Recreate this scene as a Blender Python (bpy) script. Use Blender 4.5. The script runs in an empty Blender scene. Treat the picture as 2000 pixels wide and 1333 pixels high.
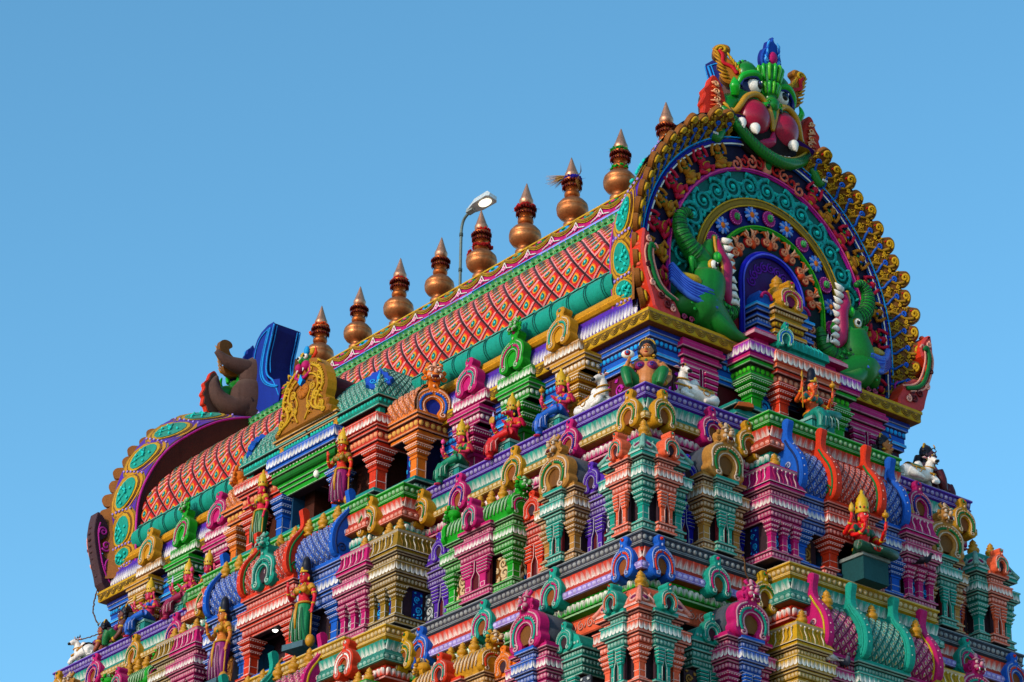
import bpy, math, random
import numpy as np
from mathutils import Vector, Matrix
random.seed(7); PI=math.pi; RN=np.random.default_rng(5); JR=random.Random(11)
SC=bpy.context.scene; COL=SC.collection
def lin(c): return c/12.92 if c<=.04045 else ((c+.055)/1.055)**2.4
def H(s):
    c=[lin(int(s[i:i+2],16)/255) for i in (0,2,4)]; y=.3*c[0]+.5*c[1]+.2*c[2]
    w_=min(c)/max(max(c),1e-4); k_=.64+.36*w_; return tuple(min(.92,max(.004,(y+(v-y)*1.32)*k_)) for v in c)
def mix(a,b,t): return tuple(a[i]*(1-t)+b[i]*t for i in range(3))
K=dict(purple=H('5c3ca0'),purpledk=H('3c2874'),lilac=H('b4a0e0'),teal=H('08a08c'),tealdk=H('066a62'),tealt=H('5fd8cc'),white=H('ece6dc'),
 yellow=H('d2a83c'),gold=H('d09a2c'),golddk=H('8a6418'),magenta=H('c42474'),magdk=H('7c1450'),pink=H('ec6aa0'),salmon=H('ea7862'),coral=H('dc5840'),
 orange=H('f08c24'),green=H('369c34'),greendk=H('147030'),lime=H('6cc04c'),blue=H('0a68c0'),bluedk=H('102f80'),bluel=H('5cb0ec'),navy=H('12143c'),
 brown=H('8a5234'),browndk=H('4a2820'),tan=H('b88858'),beige=H('d8bc98'),slate=H('42464e'),slatel=H('c0c2c0'),dark=H('38262c'),maroon=H('5a1424'),
 red=H('d82c1c'),black=H('0c0c0e'),platform=H('3e8a80'),olive=H('9a7a24'),skin=H('e2506a'),skin2=H('dd9a70'),copper=H('b8663a'),mgreen=H('107440'),umber=H('7a5232'))
def C(n): return K[n] if isinstance(n,str) else n
def lt(n,t=.28): return mix(C(n),K['white'],t)
def dk(n,t=.5): return mix(C(n),K['dark'],t)
# ------------------------------------------------------------- mesh builder
class Ch:
    __slots__=('V','L','S','C','G')
def chunk(verts,faces,col,smooth=False):
    c=Ch(); c.V=np.array(verts,float).reshape(-1,3); c.L=np.array([i for f in faces for i in f],int); c.S=np.array([len(f) for f in faces],int)
    if isinstance(col,str): col=K[col]
    if isinstance(col,tuple): c.C=np.tile(np.array(col,float),(len(c.L),1))
    elif len(col)==len(c.V) and isinstance(col,np.ndarray): c.C=col[c.L]
    else: c.C=np.array([C(col[i]) for i,f in enumerate(faces) for _ in f],float)
    c.G=np.full(len(c.S),bool(smooth)); return c
class MB:
    def __init__(s): s.ch=[]; s.M=None
    def add(s,verts,faces,col,smooth=False): s.put(chunk(verts,faces,col,smooth))
    def put(s,c,M=None):
        d=Ch(); V=c.V
        if M is not None: V=V@M[:3,:3].T+M[:3,3]
        if s.M is not None: V=V@s.M[:3,:3].T+s.M[:3,3]
        d.V,d.L,d.S,d.C,d.G=V,c.L,c.S,c.C,c.G; s.ch.append(d)
    def many(s,c,Ms):
        if not len(Ms): return
        Ms=np.array(Ms); n=len(Ms); d=Ch()
        V=np.einsum('kij,vj->kvi',Ms[:,:3,:3],c.V)+Ms[:,None,:3,3]; V=V.reshape(-1,3)
        if s.M is not None: V=V@s.M[:3,:3].T+s.M[:3,3]
        d.V=V; d.L=(c.L[None,:]+np.arange(n)[:,None]*len(c.V)).ravel(); d.S=np.tile(c.S,n); fv=np.repeat(RN.uniform(.80,1.12,(n,1)),len(c.L),0); d.C=np.clip(np.tile(c.C,(n,1))*fv,0,.95); d.G=np.tile(c.G,n); s.ch.append(d)
    def merged(s):
        d=Ch(); off=0; Ls=[]
        for c in s.ch: Ls.append(c.L+off); off+=len(c.V)
        d.V=np.concatenate([c.V for c in s.ch]); d.L=np.concatenate(Ls); d.S=np.concatenate([c.S for c in s.ch]); d.C=np.concatenate([c.C for c in s.ch]); d.G=np.concatenate([c.G for c in s.ch]); return d
    def mesh(s,name,mat):
        d=s.merged(); me=bpy.data.meshes.new(name)
        me.vertices.add(len(d.V)); me.vertices.foreach_set('co',d.V.astype(np.float32).ravel())
        me.loops.add(len(d.L)); me.loops.foreach_set('vertex_index',d.L.astype(np.int32))
        me.polygons.add(len(d.S)); st=np.concatenate([[0],np.cumsum(d.S)[:-1]]).astype(np.int32)
        me.polygons.foreach_set('loop_start',st)
        me.polygons.foreach_set('use_smooth',d.G)
        a=me.color_attributes.new('Col','FLOAT_COLOR','CORNER')
        a.data.foreach_set('color',np.concatenate([d.C,np.ones((len(d.C),1))],1).astype(np.float32).ravel())
        me.update(calc_edges=True); me.validate(); me.materials.append(mat); return me
def ident(): return np.eye(4)
def TR(x=0,y=0,z=0): m=np.eye(4); m[:3,3]=(x,y,z); return m
def RZ(a): m=np.eye(4); c,s=math.cos(a),math.sin(a); m[0,:2]=(c,-s); m[1,:2]=(s,c); return m
def RX(a): m=np.eye(4); c,s=math.cos(a),math.sin(a); m[1,1:3]=(c,-s); m[2,1:3]=(s,c); return m
def RY(a): m=np.eye(4); c,s=math.cos(a),math.sin(a); m[0,0]=c;m[0,2]=s;m[2,0]=-s;m[2,2]=c; return m
def SCL(x,y=None,z=None):
    y=x if y is None else y; z=x if z is None else z; m=np.eye(4); m[0,0]=x;m[1,1]=y;m[2,2]=z; return m
# -------- primitives -> chunks
def cbox(x0,x1,y0,y1,z0,z1,col):
    v=[(x0,y0,z0),(x1,y0,z0),(x1,y1,z0),(x0,y1,z0),(x0,y0,z1),(x1,y0,z1),(x1,y1,z1),(x0,y1,z1)]
    return chunk(v,[(0,3,2,1),(4,5,6,7),(0,1,5,4),(1,2,6,5),(2,3,7,6),(3,0,4,7)],col)
def cell(rx,ry,rz,col,n=10,m=6,c=(0,0,0),smooth=True):
    v=[(c[0],c[1],c[2]+rz)]
    for i in range(1,m):
        t=PI*i/m
        for j in range(n):
            a=2*PI*j/n; v.append((c[0]+rx*math.sin(t)*math.cos(a),c[1]+ry*math.sin(t)*math.sin(a),c[2]+rz*math.cos(t)))
    v.append((c[0],c[1],c[2]-rz)); f=[]
    for j in range(n): f.append((0,1+j,1+(j+1)%n))
    for i in range(m-2):
        for j in range(n):
            a=1+i*n+j; b=1+i*n+(j+1)%n; f.append((a,a+n,b+n,b))
    L=len(v)-1
    for j in range(n): f.append((L,L-n+(j+1)%n,L-n+j))
    return chunk(v,f,col,smooth)
def clathe(prof,n,col,smooth=True):
    # prof: (r,z[,col]) bottom to top
    v=[];f=[];cs=[]
    for p in prof:
        for j in range(n):
            a=2*PI*j/n; v.append((p[0]*math.cos(a),p[0]*math.sin(a),p[1]))
    for i in range(len(prof)-1):
        c=C(prof[i][2]) if len(prof[i])>2 else C(col)
        for j in range(n):
            k=(j+1)%n; f.append((i*n+j,i*n+k,(i+1)*n+k,(i+1)*n+j)); cs.append(c)
    f.append(tuple(range(n))[::-1]); cs.append(C(col)); f.append(tuple((len(prof)-1)*n+j for j in range(n))); cs.append(C(col))
    return chunk(v,f,cs,smooth)
def ctube(pts,rad,col,n=6,flat=1.0,up=None,cap=True,smooth=True,cols=None):
    P=[np.array(p,float) for p in pts]; m=len(P)
    if not hasattr(rad,'__len__'): rad=[rad]*m
    v=[];prevn=None
    for i in range(m):
        t=P[min(i+1,m-1)]-P[max(i-1,0)]; t/= (np.linalg.norm(t)+1e-9)
        if up is not None: a=np.cross(t,up)
        elif prevn is None: a=np.cross(t,(0,0,1) if abs(t[2])<.9 else (0,1,0))
        else: a=prevn-t*(prevn@t)
        a/= (np.linalg.norm(a)+1e-9); b=np.cross(a,t); prevn=a
        for j in range(n):
            th=2*PI*j/n; v.append(P[i]+rad[i]*(math.cos(th)*a+flat*math.sin(th)*b))
    f=[];cs=[]
    for i in range(m-1):
        c=C(col) if cols is None else C(cols[i])
        for j in range(n):
            k=(j+1)%n; f.append((i*n+j,i*n+k,(i+1)*n+k,(i+1)*n+j)); cs.append(c)
    if cap:
        f.append(tuple(range(n))[::-1]); f.append(tuple((m-1)*n+j for j in range(n))); cs+= [C(col) if cols is None else C(cols[0])]*2
    return chunk(v,f,cs,smooth)
def spl(pts,n=6,closed=False):
    P=[np.array(p,float) for p in pts]; out=[]; m=len(P)
    for i in range(m if closed else m-1):
        if closed: a,b,c,d=P[i-1],P[i],P[(i+1)%m],P[(i+2)%m]
        else: a,b,c,d=P[max(i-1,0)],P[i],P[i+1],P[min(i+2,m-1)]
        for k in range(n):
            t=k/n; out.append(.5*((2*b)+(c-a)*t+(2*a-5*b+4*c-d)*t*t+(3*b-a-3*c+d)*t**3))
    if not closed: out.append(P[-1])
    return out
def cprism(poly,y0,y1,cs,cf,bev=0):
    # outline in (x,z), CCW; front toward -y (y0<y1). bevelled front rim
    n=len(poly); P=np.array(poly,float)
    def inset(P,d):
        Q=np.zeros_like(P)
        for i in range(n):
            a=P[i]-P[i-1]; b=P[(i+1)%n]-P[i]; a=a/(np.linalg.norm(a)+1e-9); b=b/(np.linalg.norm(b)+1e-9)
            nn=np.array([-(a+b)[1],(a+b)[0]]); nn/= (np.linalg.norm(nn)+1e-9); Q[i]=P[i]+nn*d
        return Q
    rings=[(P,y1)]+([(P,y0+bev),(inset(P,bev*.9),y0)] if bev else [(P,y0)])
    v=[(p[0],y,p[1]) for R_,y in rings for p in R_]; f=[];c=[]
    for r in range(len(rings)-1):
        for i in range(n):
            k=(i+1)%n; f.append((r*n+i,r*n+k,(r+1)*n+k,(r+1)*n+i)); c.append(cs if r==0 else cf)
    f.append(tuple((len(rings)-1)*n+i for i in range(n))); c.append(cf)
    f.append(tuple(range(n))[::-1]); c.append(cs)
    return chunk(v,f,c)
def spiral(cx,cz,r0,turns,a0=0,dirn=1,y=0,n=18,r1=.15,lead=None):
    p=[]
    for i in range(n+1):
        t=i/n; r=r0*(1-t)+r0*r1*t; a=a0+dirn*turns*2*PI*t; p.append((cx+r*math.cos(a),y,cz+r*math.sin(a)))
    return p
# -------- object helpers
def link(name,me,parent=None,M=None,label=None,cat=None,group=None,kind=None):
    o=bpy.data.objects.new(name,me); COL.objects.link(o)
    if parent is not None: o.parent=parent
    if M is not None:
        if name in('horseshoe_ornament','lion_mask','pot_finial','flame_crest','relief_figure','flower','lion_gable'):
            j=JR.uniform; M=M@RY(j(-.035,.035))@RZ(j(-.04,.04))@SCL(j(.96,1.04),1,j(.96,1.05))
        o.matrix_local=Matrix(np.array(M).tolist())
    if label: o['label']=label
    if cat: o['category']=cat
    if group: o['group']=group
    if kind: o['kind']=kind
    return o
def thing(name,label,cat,M=None,group=None): return link(name,None,None,M,label,cat,group)
def part(name,mb,parent,mat=None,M=None,**k): return link(name,mb.mesh(name,mat or PAINT),parent,M,**k)
# -------- materials
def newmat(name):
    m=bpy.data.materials.new(name); m.use_nodes=True; nt=m.node_tree; return m,nt,nt.nodes,nt.links,nt.nodes['Principled BSDF']
def attrmat(name,rough=.55,metal=0,wear=.52,bump=.35,spec=.18,scale=2.2):
    m,nt,N,L,b=newmat(name)
    at=N.new('ShaderNodeAttribute'); at.attribute_name='Col'
    ge=N.new('ShaderNodeNewGeometry')
    mp=N.new('ShaderNodeMapping'); mp.inputs['Scale'].default_value=(1,1,.45); L.new(ge.outputs['Position'],mp.inputs['Vector'])
    n1=N.new('ShaderNodeTexNoise'); n1.inputs['Scale'].default_value=scale; n1.inputs['Detail'].default_value=8; n1.inputs['Roughness'].default_value=.65; L.new(mp.outputs[0],n1.inputs['Vector'])
    r1=N.new('ShaderNodeMapRange'); r1.inputs[1].default_value=.5; r1.inputs[2].default_value=.78; r1.inputs[3].default_value=0; r1.inputs[4].default_value=wear; L.new(n1.outputs['Fac'],r1.inputs[0])
    mx=N.new('ShaderNodeMix'); mx.data_type='RGBA'; L.new(r1.outputs[0],mx.inputs[0]); L.new(at.outputs['Color'],mx.inputs[6])
    mu=N.new('ShaderNodeMix'); mu.data_type='RGBA'; mu.blend_type='MULTIPLY'; mu.inputs[0].default_value=1; L.new(at.outputs['Color'],mu.inputs[6]); mu.inputs[7].default_value=(.55,.48,.40,1); L.new(mu.outputs[2],mx.inputs[7])
    n2=N.new('ShaderNodeTexNoise'); n2.inputs['Scale'].default_value=22; n2.inputs['Detail'].default_value=5; L.new(ge.outputs['Position'],n2.inputs['Vector'])
    r2=N.new('ShaderNodeMapRange'); r2.inputs[1].default_value=.3;r2.inputs[2].default_value=.7; r2.inputs[3].default_value=.86; r2.inputs[4].default_value=1.12; L.new(n2.outputs['Fac'],r2.inputs[0])
    m2=N.new('ShaderNodeMix'); m2.data_type='RGBA'; m2.blend_type='MULTIPLY'; m2.inputs[0].default_value=1; L.new(mx.outputs[2],m2.inputs[6]); L.new(r2.outputs[0],m2.inputs[7])
    sx=N.new('ShaderNodeSeparateXYZ'); L.new(ge.outputs['Normal'],sx.inputs[0])
    du=N.new('ShaderNodeMapRange'); du.inputs[1].default_value=.35; du.inputs[2].default_value=1.0; du.inputs[3].default_value=0; du.inputs[4].default_value=.32; L.new(sx.outputs['Z'],du.inputs[0])
    n3=N.new('ShaderNodeTexNoise'); n3.inputs['Scale'].default_value=1.1; n3.inputs['Detail'].default_value=6; mp3=N.new('ShaderNodeMapping'); mp3.inputs['Scale'].default_value=(5,5,.55); L.new(ge.outputs['Position'],mp3.inputs['Vector']); L.new(mp3.outputs[0],n3.inputs['Vector'])
    st=N.new('ShaderNodeMapRange'); st.inputs[1].default_value=.54; st.inputs[2].default_value=.74; st.inputs[3].default_value=0; st.inputs[4].default_value=wear*.9; L.new(n3.outputs['Fac'],st.inputs[0])
    mz=N.new('ShaderNodeMix'); mz.data_type='RGBA'; L.new(st.outputs[0],mz.inputs[0]); L.new(m2.outputs[2],mz.inputs[6])
    ms=N.new('ShaderNodeMix'); ms.data_type='RGBA'; ms.blend_type='MULTIPLY'; ms.inputs[0].default_value=1; L.new(m2.outputs[2],ms.inputs[6]); ms.inputs[7].default_value=(.42,.36,.32,1); L.new(ms.outputs[2],mz.inputs[7])
    md=N.new('ShaderNodeMix'); md.data_type='RGBA'; L.new(du.outputs[0],md.inputs[0]); L.new(mz.outputs[2],md.inputs[6]); md.inputs[7].default_value=(.20,.15,.11,1)
    L.new(md.outputs[2],b.inputs['Base Color'])
    rr=N.new('ShaderNodeMapRange'); rr.inputs[3].default_value=rough-.08; rr.inputs[4].default_value=rough+.25; L.new(n1.outputs['Fac'],rr.inputs[0]); L.new(rr.outputs[0],b.inputs['Roughness'])
    b.inputs['Metallic'].default_value=metal; b.inputs['Specular IOR Level'].default_value=spec
    bp=N.new('ShaderNodeBump'); bp.inputs['Strength'].default_value=bump; bp.inputs['Distance'].default_value=.012; L.new(n2.outputs['Fac'],bp.inputs['Height']); L.new(bp.outputs[0],b.inputs['Normal'])
    return m
PAINT=attrmat('painted_plaster'); GLAZE=attrmat('glossy_glaze',rough=.2,wear=.2,bump=.08,spec=.35)
GLOSS=attrmat('enamel_paint',rough=.36,wear=.42,bump=.25,spec=.3)
COPPER=attrmat('copper_sheet',rough=.34,metal=.75,wear=.8,bump=.5,scale=4)
PLAIN=attrmat('rough_cement',rough=.7,wear=.6,bump=.9,scale=4)
CLOTH=attrmat('dry_fibre',rough=.85,wear=.3,bump=.5)
METAL=attrmat('galvanised_steel',rough=.45,metal=.3,wear=.4)
def emis(name,col,st):
    m,nt,N,L,b=newmat(name); b.inputs['Emission Color'].default_value=(*col,1); b.inputs['Emission Strength'].default_value=st; b.inputs['Base Color'].default_value=(.8,.8,.8,1); return m
# -------- mouldings
def offpath(path,v,closed):
    P=[np.array(p,float) for p in path]; n=len(P); out=[]
    for i in range(n):
        a=P[i]-P[i-1] if (closed or i>0) else None; b=P[(i+1)%n]-P[i] if (closed or i<n-1) else None
        def nr(d): d=d/np.linalg.norm(d); return np.array([d[1],-d[0]])
        if a is None: out.append(P[i]+nr(b)*v); continue
        if b is None: out.append(P[i]+nr(a)*v); continue
        n1,n2=nr(a),nr(b); out.append(P[i]+(n1+n2)*(v/(1+n1@n2)))
    return out
def sweep(mb,path,prof,closed=False,pal=None,skip=None):
    # prof: [(v,z,col)] col paints the strip from this point to the next
    n=len(path); ns=n if closed else n-1; rings=[offpath(path,p[0],closed) for p in prof]
    for i in range(len(prof)-1):
        v=[];f=[];cs=[]
        for s in range(ns):
            if skip and s in skip: continue
            k=(s+1)%n; b=len(v)
            A,B,Cc,D=rings[i][s],rings[i][k],rings[i+1][k],rings[i+1][s]
            v+=[(*A,prof[i][1]),(*B,prof[i][1]),(*Cc,prof[i+1][1]),(*D,prof[i+1][1])]
            f.append((b,b+1,b+2,b+3)); c=prof[i][2]
            if pal and isinstance(c,str) and c in pal[s]: c=pal[s][c]
            cs.append(C(c))
        if f: mb.add(v,f,cs)
_ec={}
def bead(col,w,h,d,kind):
    key=(col,round(w,3),round(h,3),round(d,3),kind)
    if key in _ec: return _ec[key]
    if kind=='bead':
        v=[];f=[];n=8
        for r,(s,y) in enumerate([(1,0),(.75,-d*.75),(.3,-d)]):
            for j in range(n):
                a=2*PI*j/n; v.append((w/2*s*math.cos(a),y,h/2*s*math.sin(a)))
        for r in range(2):
            for j in range(n): k=(j+1)%n; f.append((r*n+j,r*n+k,(r+1)*n+k,(r+1)*n+j))
        f.append(tuple(2*n+j for j in range(n))); c=chunk(v,f,C(col),True)
    elif kind in('tongue','petal'):
        a,b=col; s=1 if kind=='tongue' else -1
        # outline: straight at root (z=s*h/2), rounded tip
        pts=[(w/2,s*h/2),(w/2,-s*h*.12),(w*.42,-s*h*.34),(w*.24,-s*h*.47),(0,-s*h/2),(-w*.24,-s*h*.47),(-w*.42,-s*h*.34),(-w/2,-s*h*.12),(-w/2,s*h/2)]
        v=[(x,-d*.3,z) for x,z in pts]+[(x*.8,-d,z*.86 if z*s<0 else z) for x,z in pts]+[(0,-d*1.25,s*h*.1)]
        n=len(pts); f=[(i,(i+1)%n,(i+1)%n+n,i+n) for i in range(n)]+[(i+n,(i+1)%n+n,2*n) for i in range(n)]
        def g(z):
            t=max(0,min(1,(s*z/h+.5))); t=max(0,min(1,(t-.38)/.24)); return mix(C(b),C(a),t)
        cc=np.array([g(p[2]) for p in v]); c=chunk(v,f,cc,False)
    elif kind=='line':
        c=cbox(-w/2,w/2,-d,0,-h/2,h/2,C(col))
    elif kind=='scallop':
        n=7; v=[(0,-d,h/2)]+[(w/2*math.cos(PI+PI*i/n),-d*.6,h/2+h*math.sin(PI+PI*i/n)) for i in range(n+1)]
        c=chunk(v,[(0,i+1,i+2) for i in range(n)],C(col))
    elif kind=='swirl':
        m=MB(); r=h*.42
        m.put(ctube(spiral(0,0,r,1.4,PI*.5,1,-d*.5,14),h*.07,C(col),4,.6,up=(0,1,0)))
        m.put(ctube([(r,-d*.5,-r*.6),(r*1.4,-d*.5,0),(r*1.2,-d*.5,r*.9)],[h*.09,h*.07,h*.02],C(col),4,.6,up=(0,1,0))); c=m.merged()
    _ec[key]=c; return c
def row(mb,path,v,z,h,pitch,kind,col,closed=False,d=.03,fill=.82,pal=None,tilt=0,only=None):
    Q=offpath(path,v,closed); n=len(Q); ns=n if closed else n-1
    for s in range(ns):
        if only is not None and s not in only: continue
        A,B=Q[s],Q[(s+1)%n]; D=B-A; ln=np.linalg.norm(D)
        if ln<pitch*.6: continue
        k=max(1,int(round(ln/pitch))); D=D/ln; o=np.array([D[1],-D[0]])
        c=col
        if pal:
            c=tuple(pal[s].get(x,x) if isinstance(x,str) else x for x in col) if isinstance(col,tuple) and len(col)==2 else pal[s].get(col,col) if isinstance(col,str) else col
        e=bead(c,ln/k*fill,h,d,kind); Ms=[]
        R=np.eye(4); R[:3,0]=(D[0],D[1],0); R[:3,1]=(-o[0],-o[1],0)
        if tilt: R=R@RX(tilt)
        for i in range(k):
            p=A+D*(i+.5)*ln/k; M=R.copy(); M[:3,3]=(p[0],p[1],z); Ms.append(M)
        mb.many(e,Ms)
def courses(mb,path,z,cs,closed=False,vb=0,pal=None,only=None):
    """stack of mouldings from z upwards: (kind,h,v,col,col2)"""
    pv=None
    for c in cs:
        kd,h,v,col=c[:4]; v+=vb; c2=c[4] if len(c)>4 else None
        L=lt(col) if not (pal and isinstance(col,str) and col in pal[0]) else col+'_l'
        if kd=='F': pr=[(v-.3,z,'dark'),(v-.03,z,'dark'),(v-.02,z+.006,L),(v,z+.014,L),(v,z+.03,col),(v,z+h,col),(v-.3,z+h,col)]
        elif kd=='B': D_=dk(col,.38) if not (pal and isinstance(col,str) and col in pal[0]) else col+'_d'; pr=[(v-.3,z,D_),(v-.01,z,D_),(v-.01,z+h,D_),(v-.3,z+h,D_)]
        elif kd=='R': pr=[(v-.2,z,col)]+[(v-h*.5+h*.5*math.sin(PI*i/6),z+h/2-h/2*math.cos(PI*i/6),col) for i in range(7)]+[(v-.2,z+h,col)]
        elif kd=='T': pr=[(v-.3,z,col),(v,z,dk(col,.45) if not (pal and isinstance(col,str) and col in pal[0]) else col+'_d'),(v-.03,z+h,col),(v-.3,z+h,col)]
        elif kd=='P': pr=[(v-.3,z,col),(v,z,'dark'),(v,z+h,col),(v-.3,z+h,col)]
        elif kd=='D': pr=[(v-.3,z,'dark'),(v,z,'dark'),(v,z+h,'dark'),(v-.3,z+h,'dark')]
        sweep(mb,path,pr,closed,pal)
        if kd=='B': row(mb,path,v-.01,z+h/2,h*.78,max(.075,h*.85),'bead',c2 or L,closed,h*.2,.8,pal,only=only)
        if kd=='T': row(mb,path,v-.012,z+h*.52,h*.94,h*.66,'tongue',(col,c2 or 'white'),closed,.016,.93,pal,only=only)
        if kd=='P': row(mb,path,v,z+h*.5,h*.95,h*.62,'petal',(col,c2 or 'white'),closed,h*.3,.88,pal,only=only)
        z+=h
    return z
# ------------------------------------------------------------- ornaments (local: x right, -y out, z up)
KH=[(.10,.04),(.13,-.03),(.22,-.06),(.34,-.03),(.42,.06),(.44,.17),(.40,.27),(.42,.38),(.415,.52),(.36,.66),(.26,.77),(.15,.83),(.12,.90),(.15,.97),(.15,1.05),(.10,1.12),(0,1.15)]
def kudu_outline(notch=True):
    r=[p for p in KH]; l=[(-x,z) for x,z in KH[::-1][1:]]
    n=[(-.10,.12),(-.17,.27),(-.15,.42),(0,.52),(.15,.42),(.17,.27),(.10,.12)] if notch else []
    return spl(r+l+n,3,True)
_kc={}
def kudu(ca,cb,cc='brown',head=None,depth=.28,line=None):
    """horseshoe ornament, width .88 height 1.2, hangs from its crown"""
    key=(ca,cb,cc,head,depth)
    if key in _kc: return _kc[key]
    m=MB(); o=kudu_outline(); li=line or lt(ca,.35)
    m.put(cprism([(float(p[0]),float(p[1])) for p in o],-.07,depth,C(ca),C(ca),.035))
    m.put(cprism([(x*.5,.10+z*.42) for x,z in [(-.4,0),(.4,0),(.42,.5),(.3,.9),(0,1.05),(-.3,.9),(-.42,.5)]],.0,depth*.6,C(cc),C(cc)))
    for s in(-1,1):
        arc=[(s*.26,.10),(s*.30,.24),(s*.29,.42),(s*.20,.58),(s*.04,.655)]
        m.put(ctube([(x,-.085,z) for x,z in spl(arc,4)],.034,C(cb),5,.6,up=(0,1,0)))
        arc=[(s*.37,.13),(s*.37,.3),(s*.375,.5),(s*.29,.66),(s*.12,.77)]
        m.put(ctube([(x,-.075,z) for x,z in spl(arc,4)],.022,C(li),5,.7,up=(0,1,0)))
        m.put(ctube(spiral(s*.24,.06,.09,1.2,PI/2,s,-.085,12,.1),.024,C(li),5,.7,up=(0,1,0)))
        arc=[(s*.19,.13),(s*.225,.28),(s*.2,.42),(s*.1,.53),(0,.56)]
        m.put(ctube([(x,-.08,z) for x,z in spl(arc,3)],.018,C(li),4,.7,up=(0,1,0)))
        for t in range(7):
            a=PI*.08+t*PI*.065; m.put(cell(.02,.02,.02,C(li),6,4,(s*.335*math.cos(a)*1.0,-.09,.34+.36*math.sin(a))))
    m.put(cell(.05,.04,.05,C(cb),8,5,(0,-.08,1.03))); m.put(cell(.022,.03,.022,K['red'],6,4,(0,-.12,1.03)))
    m.put(cell(.03,.03,.045,C(li),6,4,(0,-.09,.86)))
    c=m.merged(); _kc[key]=c; return c
def chead(col,s=1.0,c2=None):
    """lion mask with bulging eyes, horns, curls and open mouth"""
    m=MB(); L=lt(col,.3); D=dk(col,.6); A=lambda c:m.put(c)
    A(cell(.17,.16,.17,C(col),10,7,(0,0,.2)))
    A(cell(.13,.12,.08,C(col),8,5,(0,-.1,.12))); A(cell(.045,.05,.06,L,7,5,(0,-.2,.2)))
    A(cell(.1,.06,.045,K['maroon'],8,4,(0,-.17,.08)))
    for s_ in(-1,1):
        A(cell(.045,.04,.045,lt(col,.55),8,5,(s_*.085,-.14,.25))); A(cell(.018,.02,.02,D,6,4,(s_*.087,-.182,.25)))
        A(ctube([(s_*.03,-.15,.31),(s_*.1,-.14,.34),(s_*.16,-.08,.3)],[.02,.03,.015],L,5))
        A(ctube([(s_*.09,-.05,.34),(s_*.14,0,.43),(s_*.07,0,.5)],[.045,.04,.012],C(col),6))
        A(cell(.05,.04,.06,C(col),7,5,(s_*.19,-.02,.24))); A(cell(.065,.06,.05,L,7,4,(s_*.1,-.14,.13)))
        A(ctube([(s_*.08,-.2,.1),(s_*.09,-.22,.03)],[.018,.004],K['white'],5))
        A(ctube(spiral(s_*.2,.1,.07,1.1,PI*.5,s_,-.02,10),.028,C(col),5,.8,up=(0,1,0)))
    A(cell(.05,.05,.09,L,7,5,(0,-.02,.42)))
    for i in range(5): A(cell(.035,.04,.035,L if i%2 else C(col),6,4,((i-2)*.05,-.16,.04-abs(i-2)*-.012)))
    d=m.merged(); 
    if s!=1: d.V=d.V*s
    return d
def pot(col='gold',h=.42):
    s=h/.42
    c=clathe([(.11,0),(.12,.03),(.06,.06),(.115,.10),(.135,.15),(.12,.2),(.06,.235),(.1,.26),(.1,.28),(.05,.30),(.075,.33),(.06,.36),(.02,.40),(.005,.42)],12,C(col)); c.V=c.V*s; return c
_pc={}
def pillar(w,h,col,lay=5,capf=.5,dark=None):
    key=(w,h,col,lay)
    if key in _pc: return _pc[key]
    m=MB(); L=lt(col,.5); D=dk(col,.35); B=lambda a,z0,z1,c:m.put(cbox(-a,a,-a,a,z0,z1,c)); hw=w/2
    B(hw*1.3,0,h*.05,C(col)); B(hw*1.34,h*.05,h*.065,L); B(hw,h*.065,h*(1-capf),C(col))
    e=hw*.16
    for sx in(-1,1):
        for sy in(-1,1):
            m.put(cbox(sx*hw-e/2*(1+sx)+(0 if sx>0 else 0)-.0*e, sx*hw+e/2*(1-sx)+.004*sx, sy*hw-e/2*(1+sy), sy*hw+e/2*(1-sy)+.004*sy,h*.09,h*(1-capf)-.02,L))
    B(hw+.006,h*.09,h*.10,L); B(hw+.006,h*.26,h*.275,L)
    z=h*(1-capf); fr=[(1.15,.10),(1.05,.06),(1.5,.16),(1.2,.08),(1.85,.18),(1.45,.10),(2.2,.2),(1.7,.12)]
    tot=sum(f[1] for f in fr)
    for k,(a,f) in enumerate(fr):
        z1=z+h*capf*f/tot; a*=hw
        if k%2==0 and k:
            # bell shaped step: light fillet then slanted face
            v=[(-a*.78,-a*.78,z),(a*.78,-a*.78,z),(a*.78,a*.78,z),(-a*.78,a*.78,z),(-a,-a,z1-(z1-z)*.3),(a,-a,z1-(z1-z)*.3),(a,a,z1-(z1-z)*.3),(-a,a,z1-(z1-z)*.3)]
            m.add(v,[(3,2,1,0),(0,1,5,4),(1,2,6,5),(2,3,7,6),(3,0,4,7)],C(col))
            B(a,z1-(z1-z)*.3,z1-(z1-z)*.14,L); B(a*.97,z1-(z1-z)*.14,z1,C(col))
            nb=max(3,int(2*a/.07))
            for i in range(nb):
                x=-a*.9+(i+.5)*1.8*a/nb; zz=z+(z1-z)*.42
                for q in(0,PI/2,-PI/2): m.put(bead(L,1.8*a/nb*.75,(z1-z)*.4,.02,'bead'),RZ(q)@TR(x,-a*.9,zz))
        else: B(a,z,z1,D if k else C(col))
        z=z1
    _pc[key]=m.merged(); return _pc[key]
_sp={}
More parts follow.
